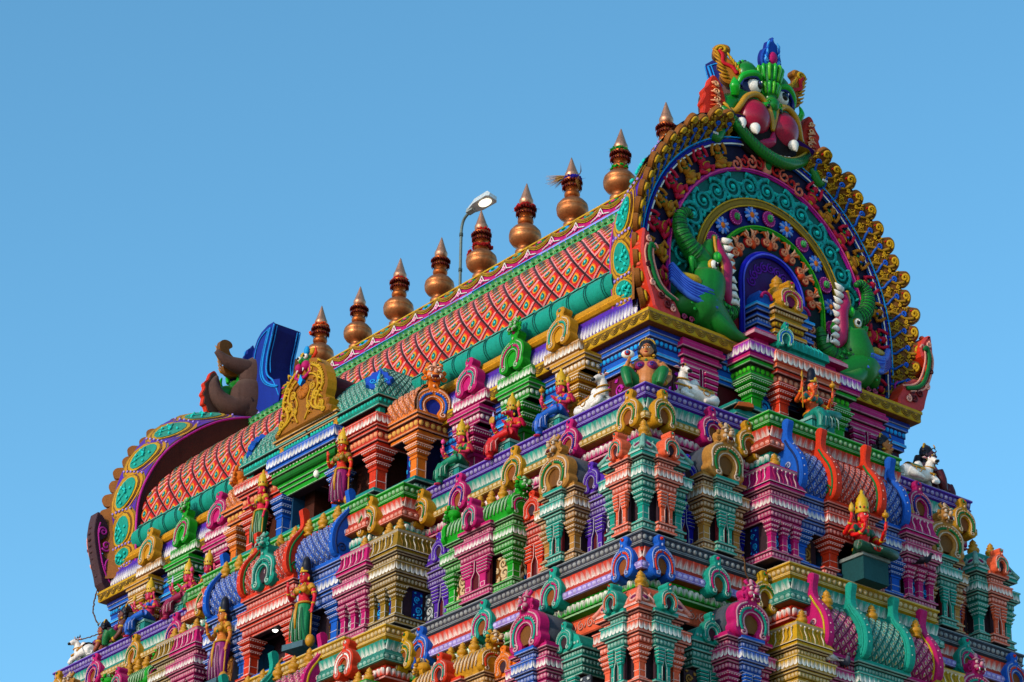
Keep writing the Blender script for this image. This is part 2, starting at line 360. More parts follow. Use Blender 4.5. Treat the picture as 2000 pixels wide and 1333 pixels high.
def scrollpanel(w,h,bg,fg):
    key=(w,h,bg,fg)
    if key in _sp: return _sp[key]
    m=MB(); m.put(cbox(-w/2,w/2,0,.05,0,h,C(bg))); F=C(fg); t=min(w,h)*.075; U=(0,1,0)
    r=min(w*.4,h*.27)
    m.put(ctube(spiral(.02,h*.35,r,1.6,-PI*.6,1,-.012,26,.12),t,F,4,.5,up=U))
    m.put(ctube(spiral(-.03,h*.72,r*.75,1.4,-PI*.4,-1,-.012,22,.12),t*.85,F,4,.5,up=U))
    for (x,z,a) in [(r*.9,h*.12,.6),(-r*.8,h*.14,2.4),(r*.8,h*.55,.3),(-r,h*.5,2.8),(r*.7,h*.85,1.0),(-r*.6,h*.9,2.2),(0,h*.06,1.5),(r*.1,h*.35,4.0),(0,h*.72,.8)]:
        dx,dz=math.cos(a),math.sin(a)
        for da in(-.6,0,.6):
            x2,z2=x+math.cos(a+da)*t*3.0,z+math.sin(a+da)*t*3.0
            x2=max(-w*.47,min(w*.47,x2)); z2=max(.02,min(h-.02,z2))
            m.put(ctube([(x,-.012,z),((x+x2)/2,-.02,(z+z2)/2),(x2,-.012,z2)],[t*.3,t*.95,t*.2],F,4,.5,up=U))
    _sp[key]=m.merged(); return _sp[key]
def lattice(mb,P,u0,u1,s0,s1,nu,ns,bgc,styl,hgt=.03,fill=.86):
    """diamond tiles over a surface P(u,s)->(point,normal)"""
    G=[];NU,NS=nu,max(4,ns)
    vs=[];fs=[]
    for i in range(NU+1):
        for j in range(NS+1):
            p,n=P(u0+(u1-u0)*i/NU,s0+(s1-s0)*j/NS); vs.append(p)
    for i in range(NU):
        for j in range(NS): a=i*(NS+1)+j; fs.append((a,a+NS+1,a+NS+2,a+1))
    mb.add(vs,fs,bgc)
    du=(u1-u0)/nu; ds=(s1-s0)/ns
    for j in range(ns+1):
        for i in range(nu+1):
            uc=u0+du*(i+(.5 if j%2 else 0)); sc_=s0+ds*j
            if uc>u1+1e-6: continue
            def pt(a,b,h):
                u=min(max(uc+a*du*.5*fill,u0),u1); s=min(max(sc_+b*ds*fill,s0),s1)
                p,n=P(u,s); return np.array(p)+np.array(n)*h
            q_=JR.uniform(.82,1.12); w_=lambda n_:tuple(min(.95,v*q_) for v in C(n_)); fill_=JR.uniform(-.015,.015)
            o=[pt(0,-1,.004),pt(1,0,.004),pt(0,1,.004),pt(-1,0,.004)]; k=styl.get('in',.6)+fill_*2
            q=[pt(0,-k,hgt),pt(k,0,hgt),pt(0,k,hgt),pt(-k,0,hgt)]
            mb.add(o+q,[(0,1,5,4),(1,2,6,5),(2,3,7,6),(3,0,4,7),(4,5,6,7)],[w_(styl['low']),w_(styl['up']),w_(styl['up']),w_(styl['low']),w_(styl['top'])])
            lev=hgt
            for rx,rz,cz,cc in styl.get('drops',[]):
                lev+=.006; n=8; vv=[pt(rx*math.cos(2*PI*t/n),cz+rz*math.sin(2*PI*t/n)*(1.35 if math.sin(2*PI*t/n)>.9 else 1),lev) for t in range(n)]
                mb.add(vv,[tuple(range(n))],cc)
def prof_surface(prof,ax=None,flip=False):
    """surface from a (v,z) profile extruded in x; s is arc length"""
    Q=[np.array(p,float) for p in prof]; L=[0]
    for a,b in zip(Q,Q[1:]): L.append(L[-1]+np.linalg.norm(b-a))
    def P(u,s):
        s=min(max(s,0),L[-1]-1e-6); i=max(k for k in range(len(L)-1) if L[k]<=s); t=(s-L[i])/(L[i+1]-L[i])
        p=Q[i]*(1-t)+Q[i+1]*t; d=(Q[i+1]-Q[i])/(L[i+1]-L[i])
        return (u,-p[0],p[1]),(0,-d[1],-d[0]) if True else 0
    return P,L[-1]
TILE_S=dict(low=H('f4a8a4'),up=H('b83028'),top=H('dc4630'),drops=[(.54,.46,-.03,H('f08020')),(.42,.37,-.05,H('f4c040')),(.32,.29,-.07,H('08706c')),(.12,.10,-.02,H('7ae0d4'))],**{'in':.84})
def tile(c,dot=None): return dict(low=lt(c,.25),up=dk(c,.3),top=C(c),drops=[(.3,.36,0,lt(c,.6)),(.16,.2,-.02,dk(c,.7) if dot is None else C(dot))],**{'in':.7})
# ------------------------------------------------------------- shrines on the tiers
class Sh: pass
def frame(side,a,v,z):
    """a: coordinate along the face (u from the near corner), v outward"""
    return TR(-a,-v,z) if side=='L' else TR(v,a,z)@RZ(PI/2)
def upath(w,d,v=0): return [(-w/2,d),(-w/2,0),(w/2,0),(w/2,d)]
def stack_body(mb,w,d,col,top=True,beadc=None,s=1.0):
    """base and cornices of a miniature pavilion; returns nothing. total 1.85*s"""
    P=upath(w,d)
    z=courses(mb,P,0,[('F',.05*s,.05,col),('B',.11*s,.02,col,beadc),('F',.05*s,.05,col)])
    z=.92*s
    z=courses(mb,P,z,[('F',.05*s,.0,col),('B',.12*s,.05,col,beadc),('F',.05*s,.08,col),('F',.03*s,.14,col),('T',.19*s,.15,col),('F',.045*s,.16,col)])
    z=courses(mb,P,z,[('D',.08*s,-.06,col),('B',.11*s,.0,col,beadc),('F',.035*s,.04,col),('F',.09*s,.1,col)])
    return z
def slit(mb,w,col,z0,z1,dark='maroon',y=-.06):
    """pair of bracket pilasters beside a narrow opening that narrows upward"""
    hh=z1-z0; L=lt(col,.5)
    mb.put(cbox(-w/2,w/2,y+.03,y+.1,z0,z1,C(dark)))
    for s in(-1,1):
        pw=w*.24
        mb.put(cprism([(s*w*.16,z0),(s*w*.40,z0),(s*w*.40,z0+hh*.45),(s*w*.5,z0+hh*.55),(s*w*.5,z1),(s*w*.045,z1),(s*w*.045,z0+hh*.62),(s*w*.16,z0+hh*.42)][::s],y-.02,y+.06,C(col),C(col)))
        mb.put(ctube([(s*w*.16,y-.025,z0),(s*w*.16,y-.025,z0+hh*.42),(s*w*.05,y-.025,z0+hh*.62),(s*w*.05,y-.025,z1)],.011,L,4))
        for k in range(5):
            zz=z0+hh*(.5+.1*k); ww=w*(.22+.045*k)
            x0=s*w*.16 if k<1 else s*w*.1; xa,xb=sorted([x0,s*(w*.40+ww*.35)])
            mb.put(cbox(xa,xb,y-.05-.008*k,y+.05,zz,zz+hh*.055,C(col))); mb.put(cbox(xa,xb,y-.055-.008*k,y+.05,zz+hh*.055,zz+hh*.07,L))
        xa,xb=sorted([s*w*.2,s*w*.38]); mb.put(cbox(xa,xb,y-.024,y,z0+hh*.04,z0+hh*.2,L)); xa,xb=sorted([s*w*.225,s*w*.355]); mb.put(cbox(xa,xb,y-.028,y,z0+hh*.06,z0+hh*.18,C(col)))
def centre_piece(mb,w,col,s=1.0,dark='maroon',d=.1):
    P=upath(w,.3); mb2=MB(); z=courses(mb2,P,0,[('F',.06*s,.05,col),('B',.11*s,.02,col),('F',.05*s,.05,col)])
    slit(mb2,w*.92,col,.22*s,.92*s,dark,0)
    z=courses(mb2,P,.92*s,[('F',.05*s,.02,col),('B',.12*s,.05,col),('F',.05*s,.08,col),('F',.03*s,.14,col),('T',.19*s,.15,col),('F',.045*s,.16,col),('D',.08*s,-.04,col),('B',.1*s,.01,col),('F',.03*s,.04,col),('F',.09*s,.1,col)])
    mb.put(mb2.merged(),TR(0,-d,0)); return z
HEADN='lion_mask'
def shrine(root,side,a,v,z,w,kind,c,c2,kc=None,d=.7,s=1.0,npots=0,winw=None,panel=('slate','slatel'),cap=None):
    """one miniature shrine: part 'shrine' with pillars, ornament, pots as sub-parts"""
    M=frame(side,a,v,z); mb=MB(); kc=kc or (c2,'teal')
    mb.put(cbox(-w/2+.1,w/2-.1,.14,d,.1*s,1.0*s,C('dark')))
    if kind in('niche','window'):
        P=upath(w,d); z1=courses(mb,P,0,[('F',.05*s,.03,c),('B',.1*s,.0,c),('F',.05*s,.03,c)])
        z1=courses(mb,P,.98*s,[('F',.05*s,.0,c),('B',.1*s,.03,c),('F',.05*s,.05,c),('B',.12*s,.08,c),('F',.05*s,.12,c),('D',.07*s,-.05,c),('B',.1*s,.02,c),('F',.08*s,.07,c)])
        slit(mb,w*.62,c,.2*s,.98*s,c2,.02)
        mb.put(cprism([(-w/2-.02,0),(w/2+.02,0),(w/2-.06,.2*s),(w*.2,.34*s),(-w*.2,.34*s),(-w/2+.06,.2*s)],-.06,d,C(c),C(c)),TR(0,0,z1))
        for i in range(9): mb.put(cell(.03,.02,.035,lt(c,.4),6,4,(-w*.42+i*w*.105,-.07,z1+.07*s)))
        o=part('shrine',mb,root,M=M)
        k=MB(); k.put(kudu(c,kc[0],'dark')); link('horseshoe_ornament',k.mesh('horseshoe_ornament',PAINT),o,TR(0,-.10,z1-.02)@SCL(.62*w,.5,.56*s))
        if panel:
            for sx in(-1,1):
                k=MB(); k.put(scrollpanel(.34,.7*s,*panel)); link('scroll_panel',k.mesh('scroll_panel',PAINT),o,TR(sx*(w*.5+.02),.06,.22*s))
        return o
    ztop=stack_body(mb,w,d,c,s=s)
    cw=w*.42
    if kind!='box': centre_piece(mb,cw,c2,s)
    # roof
    if kind=='corner': pass
    elif kind=='kudu':
        R=w*.44
        mb.put(ctube([(0,.02,R*.85),(0,1.1,R*.85)],R,C('slate'),20,1,up=(0,0,1)),TR(0,0,ztop))
        mb.put(cbox(-w/2,w/2,-.05,d,0,.08,C(c)),TR(0,0,ztop))
    elif kind=='wagon':
        pr=[(.08,0),(.12,.12),(.1,.3),(0,.48),(-.16,.6),(-.34,.64)]; N=12
        P,Ln=prof_surface(pr); vs=[];fs=[]
        sweep(mb,upath(w,d),[(p[0]*.9,ztop+p[1],c) for p in pr])
        mb.put(cbox(-w/2+.05,w/2-.05,.3,d,ztop,ztop+.62,C(c)))
        for i in range(int(w/.13)):
            x=-w/2+.1+i*.13
            mb.put(ctube([(x,-.13,ztop+.1),(x+.03,-.12,ztop+.3),(x,-.02,ztop+.48)],[.02,.03,.01],lt(c,.35),5))
    elif kind=='box':
        pr=[(.14,0),(.12,.03),(.07,.12),(.03,.26),(.02,.40),(.05,.44),(.04,.47),(-.1,.5),(-.5,.52)]
        sweep(mb,upath(w,d),[(p[0],ztop+p[1]*s,c if i not in(4,0) else lt(c,.4)) for i,p in enumerate(pr)])
        n=int(w/.11)
        for sidep,ln in ((0,w),(1,d),(-1,d)):
            for i in range(int(ln/.12)):
                t=-ln/2+.06+i*.12
                pts=[(t,-.11,.04),(t+.02,-.07,.16),(t-.02,-.05,.28),(t,-.05,.38)]
                if sidep==0: mm=TR(0,0,ztop)
                else: mm=TR(sidep*w/2,d/2,ztop)@RZ(sidep*PI/2)
                mb.put(ctube(pts,[.012,.02,.014,.02],lt(c,.5) if i%2 else dk(c,.35),4),mm); mb.put(cell(.026,.02,.026,lt(c,.5),6,4,(t,-.06,.36)),mm)
    o=part('shrine',mb,root,M=M)
    # pillars
    pw=min(.2,w*.16)*s; pm=MB(); pm.put(pillar(round(pw,3),round(.74*s,3),c)); pme=pm.mesh('pillar',PAINT)
    for sx in(-1,1):
        link('pillar',pme,o,TR(sx*(w/2-pw*.62),pw*.62,.2*s))
        if kind in('box','corner'): pass
    if kind=='box':
        link('pillar',pme,o,TR(0,pw*.62,.2*s))
    if panel:
        k=MB(); k.put(scrollpanel(round(w*.26,2),round(.68*s,2),*panel)); me=k.mesh('scroll_panel',PAINT)
        for sx in(-1,1): link('scroll_panel',me,o,TR(sx*w*.25 if kind=='box' else sx*w*.31,.12,.21*s))
        if d>.4: link('scroll_panel',me,o,TR((w/2 if side=='L' else -w/2)+(-.06 if side=='L' else .06),d*.6,.21*s)@RZ(PI/2 if side=='L' else -PI/2))
    if kind=='kudu':
        k=MB(); k.put(kudu(kc[0],kc[1],kc[2] if len(kc)>2 else 'brown',depth=.2)); link('horseshoe_ornament',k.mesh('horseshoe_ornament',PAINT),o,TR(0,-.12,ztop+.0)@SCL(w*1.12,1,.95*s))
        k=MB(); k.put(chead(kc[0],1.0)); link('lion_mask',k.mesh('lion_mask',PAINT),o,TR(0,-.12,ztop+.78*s)@SCL(1.0,1,1))
    if kind=='wagon':
        k=MB(); k.put(kudu(kc[0],kc[1],'dark')); link('horseshoe_ornament',k.mesh('horseshoe_ornament',PAINT),o,TR(0,-.3,ztop-.05)@SCL(.62,.8,.62*s))
        for sx in(-1,1):
            k=MB(); k.put(kudu(c,kc[0],'dark',depth=.08)); k2=chead(c,1.25); k.put(k2,TR(0,-.05,.95)); link('lion_gable',k.mesh('lion_gable',PAINT),o,TR(sx*(w/2+.02),.16,ztop-.03)@RZ(sx*PI/2)@SCL(.8,1,.62*s))
    if npots:
        k=MB(); k.put(pot('gold',.40)); me=k.mesh('pot_finial',GLOSS); zt=ztop+(.62 if kind=='wagon' else .5*s)
        for i in range(npots): link('pot_finial',me,o,TR((i-(npots-1)/2)*min(.42,w/(npots+.5)),.28,zt))
    return o
def corner_shrine(root,L_,v,z,c,c2,s=1.0,where=0):
    """pavilion standing on the building corner, two decorated faces. where 0 near corner, 1 far right"""
    w=1.12*s; M=frame('L',0,0,z)
    x,y=(v,-v) if where==0 else (v,W+v) if where==1 else (-LEN-v,-v)
    sx=1 if where!=2 else -1; sy=-1 if where!=1 else 1
    cx,cy=x-sx*w/2,y-sy*w/2
    mb=MB(); h=w/2; P=[(-h,-h),(h,-h),(h,h),(-h,h)]
    cs0=[('F',.05,.05,c),('B',.11,.02,c),('F',.05,.05,c)]
    courses(mb,P,0,cs0,True); mb.put(cbox(-h+.12,h-.12,-h+.12,h-.12,.1,1.0,C('dark')))
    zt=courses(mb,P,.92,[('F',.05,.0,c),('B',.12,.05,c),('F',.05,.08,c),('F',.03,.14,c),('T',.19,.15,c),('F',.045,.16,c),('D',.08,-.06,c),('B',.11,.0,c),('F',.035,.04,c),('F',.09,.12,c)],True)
    for q in range(4):
        m2=MB(); centre_piece(m2,.42,c2,1.0,'dark'); mb.put(m2.merged(),RZ(q*PI/2)@TR(0,-h,0))
    pr=[(.14,0),(.12,.06),(.03,.18),(-.05,.34),(-.12,.48),(-.26,.58),(-.55,.62)]
    sweep(mb,P,[(p[0],zt+p[1],c if i else lt(c,.4)) for i,p in enumerate(pr)],True)
    for q in range(4):
        for sx2 in(-1,1):
            R=RZ(q*PI/2)
            mb.put(ctube([(sx2*p[0],p[1],p[2]) for p in [(h+.13,-h-.15,zt+.04),(h+.04,-h-.06,zt+.18),(h-.04,-h+.03,zt+.34),(h-.14,-h+.12,zt+.5)]],[.05,.05,.05,.03],lt(c,.2),6),R)
            mb.put(ctube(spiral(sx2*(h-.10),.0,.12,1.4,PI/2,sx2,0,16),.032,lt(c,.35),5,.9,up=(0,1,0)),R@TR(0,-h-.05,zt+.20)@RX(-.5))
            mb.put(cell(.09,.04,.07,C('magdk'),10,6,(0,0,0)),R@TR(sx2*(h-.10),-h-.06,zt+.2)@RX(-.5))
            mb.put(ctube([(sx2*a,0,b) for a,b in [(h-.3,.02),(h-.36,.14),(h-.28,.26),(h-.36,.36)]],[.03,.035,.03,.01],lt(c,.3),5),R@TR(0,-h-.08,zt+.06)@RX(-.42))
    o=part('corner_shrine',mb,root,M=TR(cx,cy,z))
    pm=MB(); pm.put(pillar(.165,.74,c)); pme=pm.mesh('pillar',PAINT)
    for px in(-1,1):
        for py in(-1,1): link('pillar',pme,o,TR(px*(h-.11),py*(h-.11),.2))
    k=MB(); k.put(kudu(c2,c,'dark')); km=k.mesh('horseshoe_ornament',PAINT)
    for q in range(4): link('horseshoe_ornament',km,o,RZ(q*PI/2)@TR(0,-h-.24,zt-.02)@SCL(.52,.8,.50))
    k=MB(); k.put(pot('gold',.46)); link('pot_finial',k.mesh('pot_finial',GLOSS),o,TR(0,0,zt+.58))
    # second pot at the front tip seen above the corner
    link('pot_finial',bpy.data.meshes['pot_finial'],o,TR(sx*.27,sy*.27,zt+.55)@SCL(.85))
    return o
LEN=24.88; W=10.06; UC=LEN/2; WC=W/2
def outline(v,bL,bR):
    """closed plan, counter-clockwise; returns path and bay level of every segment"""
    P=[];lev=[]
    P.append((-LEN-v,-v)); lev.append(0)
    k=0
    for u,dv in bL:
        P.append((-(LEN-u),-v-(bL[k-1][1] if k else 0))); lev.append(k+1); P.append((-(LEN-u),-v-dv)); lev.append(k+1); k+=1
    for i in range(len(bL)-1,-1,-1):
        u,dv=bL[i]; P.append((-u,-v-dv)); lev.append(i+1); P.append((-u,-v-(bL[i-1][1] if i else 0))); lev.append(i)
    P.append((v,-v)); lev.append(0)
    for i,(u,dv) in enumerate(bR):
        P.append((v+(bR[i-1][1] if i else 0),u)); lev.append(i+1); P.append((v+dv,u)); lev.append(i+1)
    for i in range(len(bR)-1,-1,-1):
        u,dv=bR[i]; P.append((v+dv,W-u)); lev.append(i+1); P.append((v+(bR[i-1][1] if i else 0),W-u)); lev.append(i)
    P.append((v,W+v)); lev.append(0); P.append((-LEN-v,W+v)); lev.append(0)
    return P,lev
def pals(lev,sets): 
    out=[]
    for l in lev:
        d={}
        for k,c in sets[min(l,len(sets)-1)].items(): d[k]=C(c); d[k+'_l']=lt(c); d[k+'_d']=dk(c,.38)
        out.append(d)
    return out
TOWER=thing('temple_tower','brightly painted multi tier temple gateway tower crowned by a barrel roof and arched gables','tower')
def ledge(v,z,bL,bR,sets,kuds,namez):
    """cornice ledge: keys A bead band, T tongues, Y lower band, P petals, Q frieze"""
    P,lev=outline(v,bL,bR); pal=pals(lev,sets); mb=MB()
    n=len(P); front=[i for i in range(n-1) if i!=n-2]
    A,T,Y,Pp,Q='A','T','Y','P','Q'
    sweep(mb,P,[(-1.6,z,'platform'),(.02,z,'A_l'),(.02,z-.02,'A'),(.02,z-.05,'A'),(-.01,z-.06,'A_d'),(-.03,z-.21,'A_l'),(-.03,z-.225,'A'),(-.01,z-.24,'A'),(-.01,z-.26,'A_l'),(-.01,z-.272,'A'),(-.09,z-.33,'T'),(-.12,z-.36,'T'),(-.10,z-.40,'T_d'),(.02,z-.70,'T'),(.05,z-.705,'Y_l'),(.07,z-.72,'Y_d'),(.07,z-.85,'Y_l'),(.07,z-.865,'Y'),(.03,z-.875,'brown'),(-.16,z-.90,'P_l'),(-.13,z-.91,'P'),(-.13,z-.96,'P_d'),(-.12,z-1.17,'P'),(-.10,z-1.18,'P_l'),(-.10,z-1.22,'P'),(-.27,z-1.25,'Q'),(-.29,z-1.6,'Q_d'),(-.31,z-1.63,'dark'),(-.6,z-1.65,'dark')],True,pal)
    row(mb,P,-.018,z-.135,.115,.15,'bead','A_l',True,.035,.72,pal,only=front)
    row(mb,P,-.03,z-.26,.03,.06,'bead','A_l',True,.02,.8,pal,only=front)
    row(mb,P,-.035,z-.53,.34,.17,'tongue',('T','white'),True,.03,.95,pal,tilt=.33,only=front)
    row(mb,P,.07,z-.785,.10,.16,'bead','Y_l',True,.02,.8,pal,only=front)
    row(mb,P,-.125,z-1.065,.2,.15,'petal',('P','white'),True,.06,.86,pal,only=front)
    row(mb,P,-.285,z-1.42,.26,.30,'swirl','Q_l',True,.03,1,pal,only=front)
    o=part('cornice_ledge',mb,TOWER)
    for (side,u,vv,c1,c2) in kuds:
        k=MB(); k.put(kudu(c1,c2,'brown' if vv<.5 else 'brown')); nm='ho_%s_%s'%(c1,c2)
        me=MESH.get(nm) or k.mesh('horseshoe_ornament',PAINT); MESH[nm]=me
        link('horseshoe_ornament',me,o,frame(side,u,v+vv,z-.98)@TR(0,-.13,0)@RX(-.08)@SCL(.80,.8,.80))
    return o
MESH={}
# ---- first ledge
bL1=[(7.8,.66),(8.9,.9)]; bR1=[(3.0,.66)]
k1=[]
for i,(u,c) in enumerate([(.42,0),(2.43,1),(4.42,0),(6.4,1)]):
    c1,c2=(('gold','mgreen'),('magenta','bluedk'))[c]
    k1+=[('L',u,.0,c1,c2),('L',LEN-u,.0,c1,c2)]
k1+=[('L',7.72,.12,'gold','mgreen'),('L',8.95,.72,'gold','mgreen'),('L',LEN-7.72,.12,'gold','mgreen'),('L',LEN-8.95,.72,'gold','mgreen')]
for u,c1,c2 in [(.42,'gold','mgreen'),(1.85,'magenta','bluedk'),(2.9,'gold','mgreen')]: k1+=[('R',u,.0,c1,c2),('R',W-u,.0,c1,c2)]
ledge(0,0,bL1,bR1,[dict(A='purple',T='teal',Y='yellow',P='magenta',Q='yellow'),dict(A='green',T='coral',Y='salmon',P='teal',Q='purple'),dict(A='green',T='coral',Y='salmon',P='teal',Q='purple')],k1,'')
# ---- second ledge
V2,Z2=.7,-3.82
bL2=[(7.25,.7),(8.55,.9)]; bR2=[(2.8,.7)]
k2=[]
for i,u in enumerate([-.25,2.1,4.45,6.75]):
    c1,c2=[('blue','coral'),('teal','magenta'),('teal','magenta'),('blue','coral')][i]
    k2+=[('L',u,.0,c1,c2),('L',LEN-u,.0,c1,c2)]
k2+=[('L',7.2,.1,'yellow','mgreen'),('L',8.5,.8,'coral','white'),('L',LEN-7.2,.1,'yellow','mgreen'),('L',LEN-8.5,.8,'coral','white')]
for u,c1,c2 in [(-.25,'blue','coral'),(1.3,'teal','magenta'),(2.6,'yellow','mgreen')]: k2+=[('R',u,.0,c1,c2),('R',W-u,.0,c1,c2)]
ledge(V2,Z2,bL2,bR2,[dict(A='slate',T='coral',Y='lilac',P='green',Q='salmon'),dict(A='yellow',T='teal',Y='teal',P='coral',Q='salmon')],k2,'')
# ---- third ledge (below the frame) and the lower tiers of the tower down to the ground
V3,Z3=1.4,-7.64
P3,_=outline(V3,bL2,bR2)
def lower():
    mb=MB(); v,z=V3,Z3
    for k,(a,b,c) in enumerate([('magenta','teal','coral'),('purple','green','yellow'),('blue','coral','teal'),('teal','magenta','salmon'),('coral','blue','lilac')]):
        Pk,_=outline(v,bL2,bR2)
        sweep(mb,Pk,[(-1.6,z,'platform'),(.02,z,a),(.0,z-.3,b),(-.1,z-.35,b),(.05,z-.7,c),(.05,z-.9,'brown'),(-.4,z-.95,c),(-.45,z-1.6,a),(-.5,z-3.8,a)],True)
        v+=.7; z-=3.95
    Pk,_=outline(v,bL2,bR2); sweep(mb,Pk,[(-1.2,z,'tan'),(.3,z,'tan'),(.3,GZ,'tan')],True)
    part('lower_tiers',mb,TOWER,PLAIN)
GZ=-28.1
lower()
# ---- recessed walls behind the shrines of each tier
def walls():
    for v,z0,z1,bL,bR in [(0,Z2-.05,-1.55,bL1,bR1),(V2,Z3-.05,Z2-1.55,bL2,bR2)]:
        mb=MB(); P,lev=outline(v,bL,bR)
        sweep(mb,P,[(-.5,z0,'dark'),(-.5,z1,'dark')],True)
        row(mb,P,-.49,(z0+z1)/2-.5,.7,.8,'swirl','tan',True,.03,1)
        part('tier_wall',mb,TOWER)
walls()
# ---- second tier of shrines (and the third, one storey below with other colours)
def tier(v,z,pal,R3=False):
    c=pal; f=lambda u:u
    du=v-.55
    corner_shrine(TOWER,LEN,v,z,c['cor'],c['cor2'],where=0); corner_shrine(TOWER,LEN,v,z,c['cor'],c['cor2'],where=1); corner_shrine(TOWER,LEN,v,z,c['cor'],c['cor2'],where=2)
    for m in (0,1):
        U=(lambda u:LEN-u) if m else (lambda u:u)
        shrine(TOWER,'L',U(1.45),v-.38,z,.95,'window',c['win'],c['win2'],(c['win'],'coral'),panel=('slate','slatel'))
        shrine(TOWER,'L',U(2.2),v,z,1.06,'kudu',c['hs'],c['hs2'],(c['hsk'],c['hsg'],'umber'),panel=None,d=.75)
        shrine(TOWER,'L',U(3.45),v-.35,z,1.05,'window',c['w2'],c['w22'],(c['w2'],'mgreen'),panel=('bluedk','bluel'))
        shrine(TOWER,'L',U(4.97),v-.02,z,2.35,'wagon',c['wag'],c['wag2'],(c['wagk'],'teal'),npots=3,panel=('umber','beige'),d=.8)
        shrine(TOWER,'L',U(6.75),v-.30,z,1.0,'window',c['win'],c['win2'],(c['win'],'coral'),panel=('slate','slatel'))
        shrine(TOWER,'L',U(7.85),v+.55,z,1.05,'box',c['box'],c['box2'],npots=2,panel=('bluedk','bluel'),d=1.1,s=1.05)
        shrine(TOWER,'L',U(8.85),v+.66,z,1.0,'box',c['bx2'],c['bx2'],npots=1,panel=('slate','slatel'),d=1.1,s=1.0)
        Ur=(lambda u:W-u) if m else (lambda u:u)
        shrine(TOWER,'R',Ur(1.0),v-.42,z,.9,'window',c['rwin'],c['win2'],(c['rwin'],'teal'),panel=('dark','tan'))
        shrine(TOWER,'R',Ur(1.67),v,z,1.06,'kudu',c['hs'],c['hs2'],(c['hsk'],c['hsg'],'umber'),panel=None,d=.75)
        shrine(TOWER,'R',Ur(2.5),v-.42,z,.8,'window',c['rwin'],c['win2'],(c['rwin'],'teal'),panel=('dark','tan'))
        shrine(TOWER,'R',Ur(2.98),v+.55,z,.82,'box',c['rbox'],c['rbox'],npots=1,panel=('bluedk','bluel'),d=1.0,s=1.0)
tier(.55,Z2+.09,dict(cor='teal',cor2='salmon',win='purple',win2='maroon',hs='tan',hs2='teal',hsk='tan',hsg='mgreen',w2='coral',w22='maroon',wag='green',wag2='magenta',wagk='magenta',box='olive',box2='gold',bx2='magenta',rwin=H('3a3ab0'),rbox='magenta'))
tier(1.25,Z2*2+.12,dict(cor='salmon',cor2='teal',win='teal',win2='maroon',hs='magenta',hs2='blue',hsk='magenta',hsg='teal',w2='orange',w22='maroon',wag='gold',wag2='coral',wagk='coral',box='green',box2='teal',bx2='yellow',rwin='teal',rbox='yellow'))
# ---- porches with lattice barrel roofs
def board(col,col2,flip=1):
    """curved end board of a wagon roof, in the (v,z) plane, thickness along x"""
    k=('board',col,col2)
    if k in MESH: return MESH[k]
    out=[(.0,-.02),(.16,.0),(.27,.12),(.31,.35),(.28,.62),(.17,.88),(.02,1.08),(-.10,1.22),(-.15,1.38),(-.13,1.55),(-.09,1.72),(-.2,1.78),(-.30,1.70),(-.30,1.5),(-.34,1.32),(-.5,1.2),(-.5,0)]
    o=[(float(a),float(b)) for a,b in spl(out,2,True)]
    m=MB(); m.put(cprism(o,-.09,.09,C(col),C(col),.03),RZ(-PI/2))
    e=[(.13,.05),(.2,.3),(.18,.6),(.08,.84),(-.07,1.05),(-.19,1.25)]
    for off,c_,r in ((0,col2,.028),):
        for y in(-.1,.1): m.put(ctube([(a,y,b) for a,b in spl(e,4)],r,C(c_),5,.6,up=(0,1,0)),RZ(-PI/2))
    for y in(-.1,.1):
        m.put(ctube(spiral(.02,.22,.12,1.4,0,1,y,16),.025,C(col2),5,.7,up=(0,1,0)),RZ(-PI/2))
        m.put(ctube(spiral(-.1,.62,.09,1.3,PI,-1,y,14),.022,lt(col,.4),5,.7,up=(0,1,0)),RZ(-PI/2))
    for i in range(14):
        a,b=spl(e,3)[i]; m.put(cell(.02,.02,.02,lt(col,.5),6,4,(0,0,0)),RZ(-PI/2)@TR(float(a)+.10,0,float(b)+.02)) if i%2 else None
    me=m.mesh('gable_board',PAINT); MESH[k]=me; return me
WPR=[(.02,0),(.12,.12),(.17,.35),(.14,.6),(.03,.86),(-.14,1.06),(-.34,1.2)]
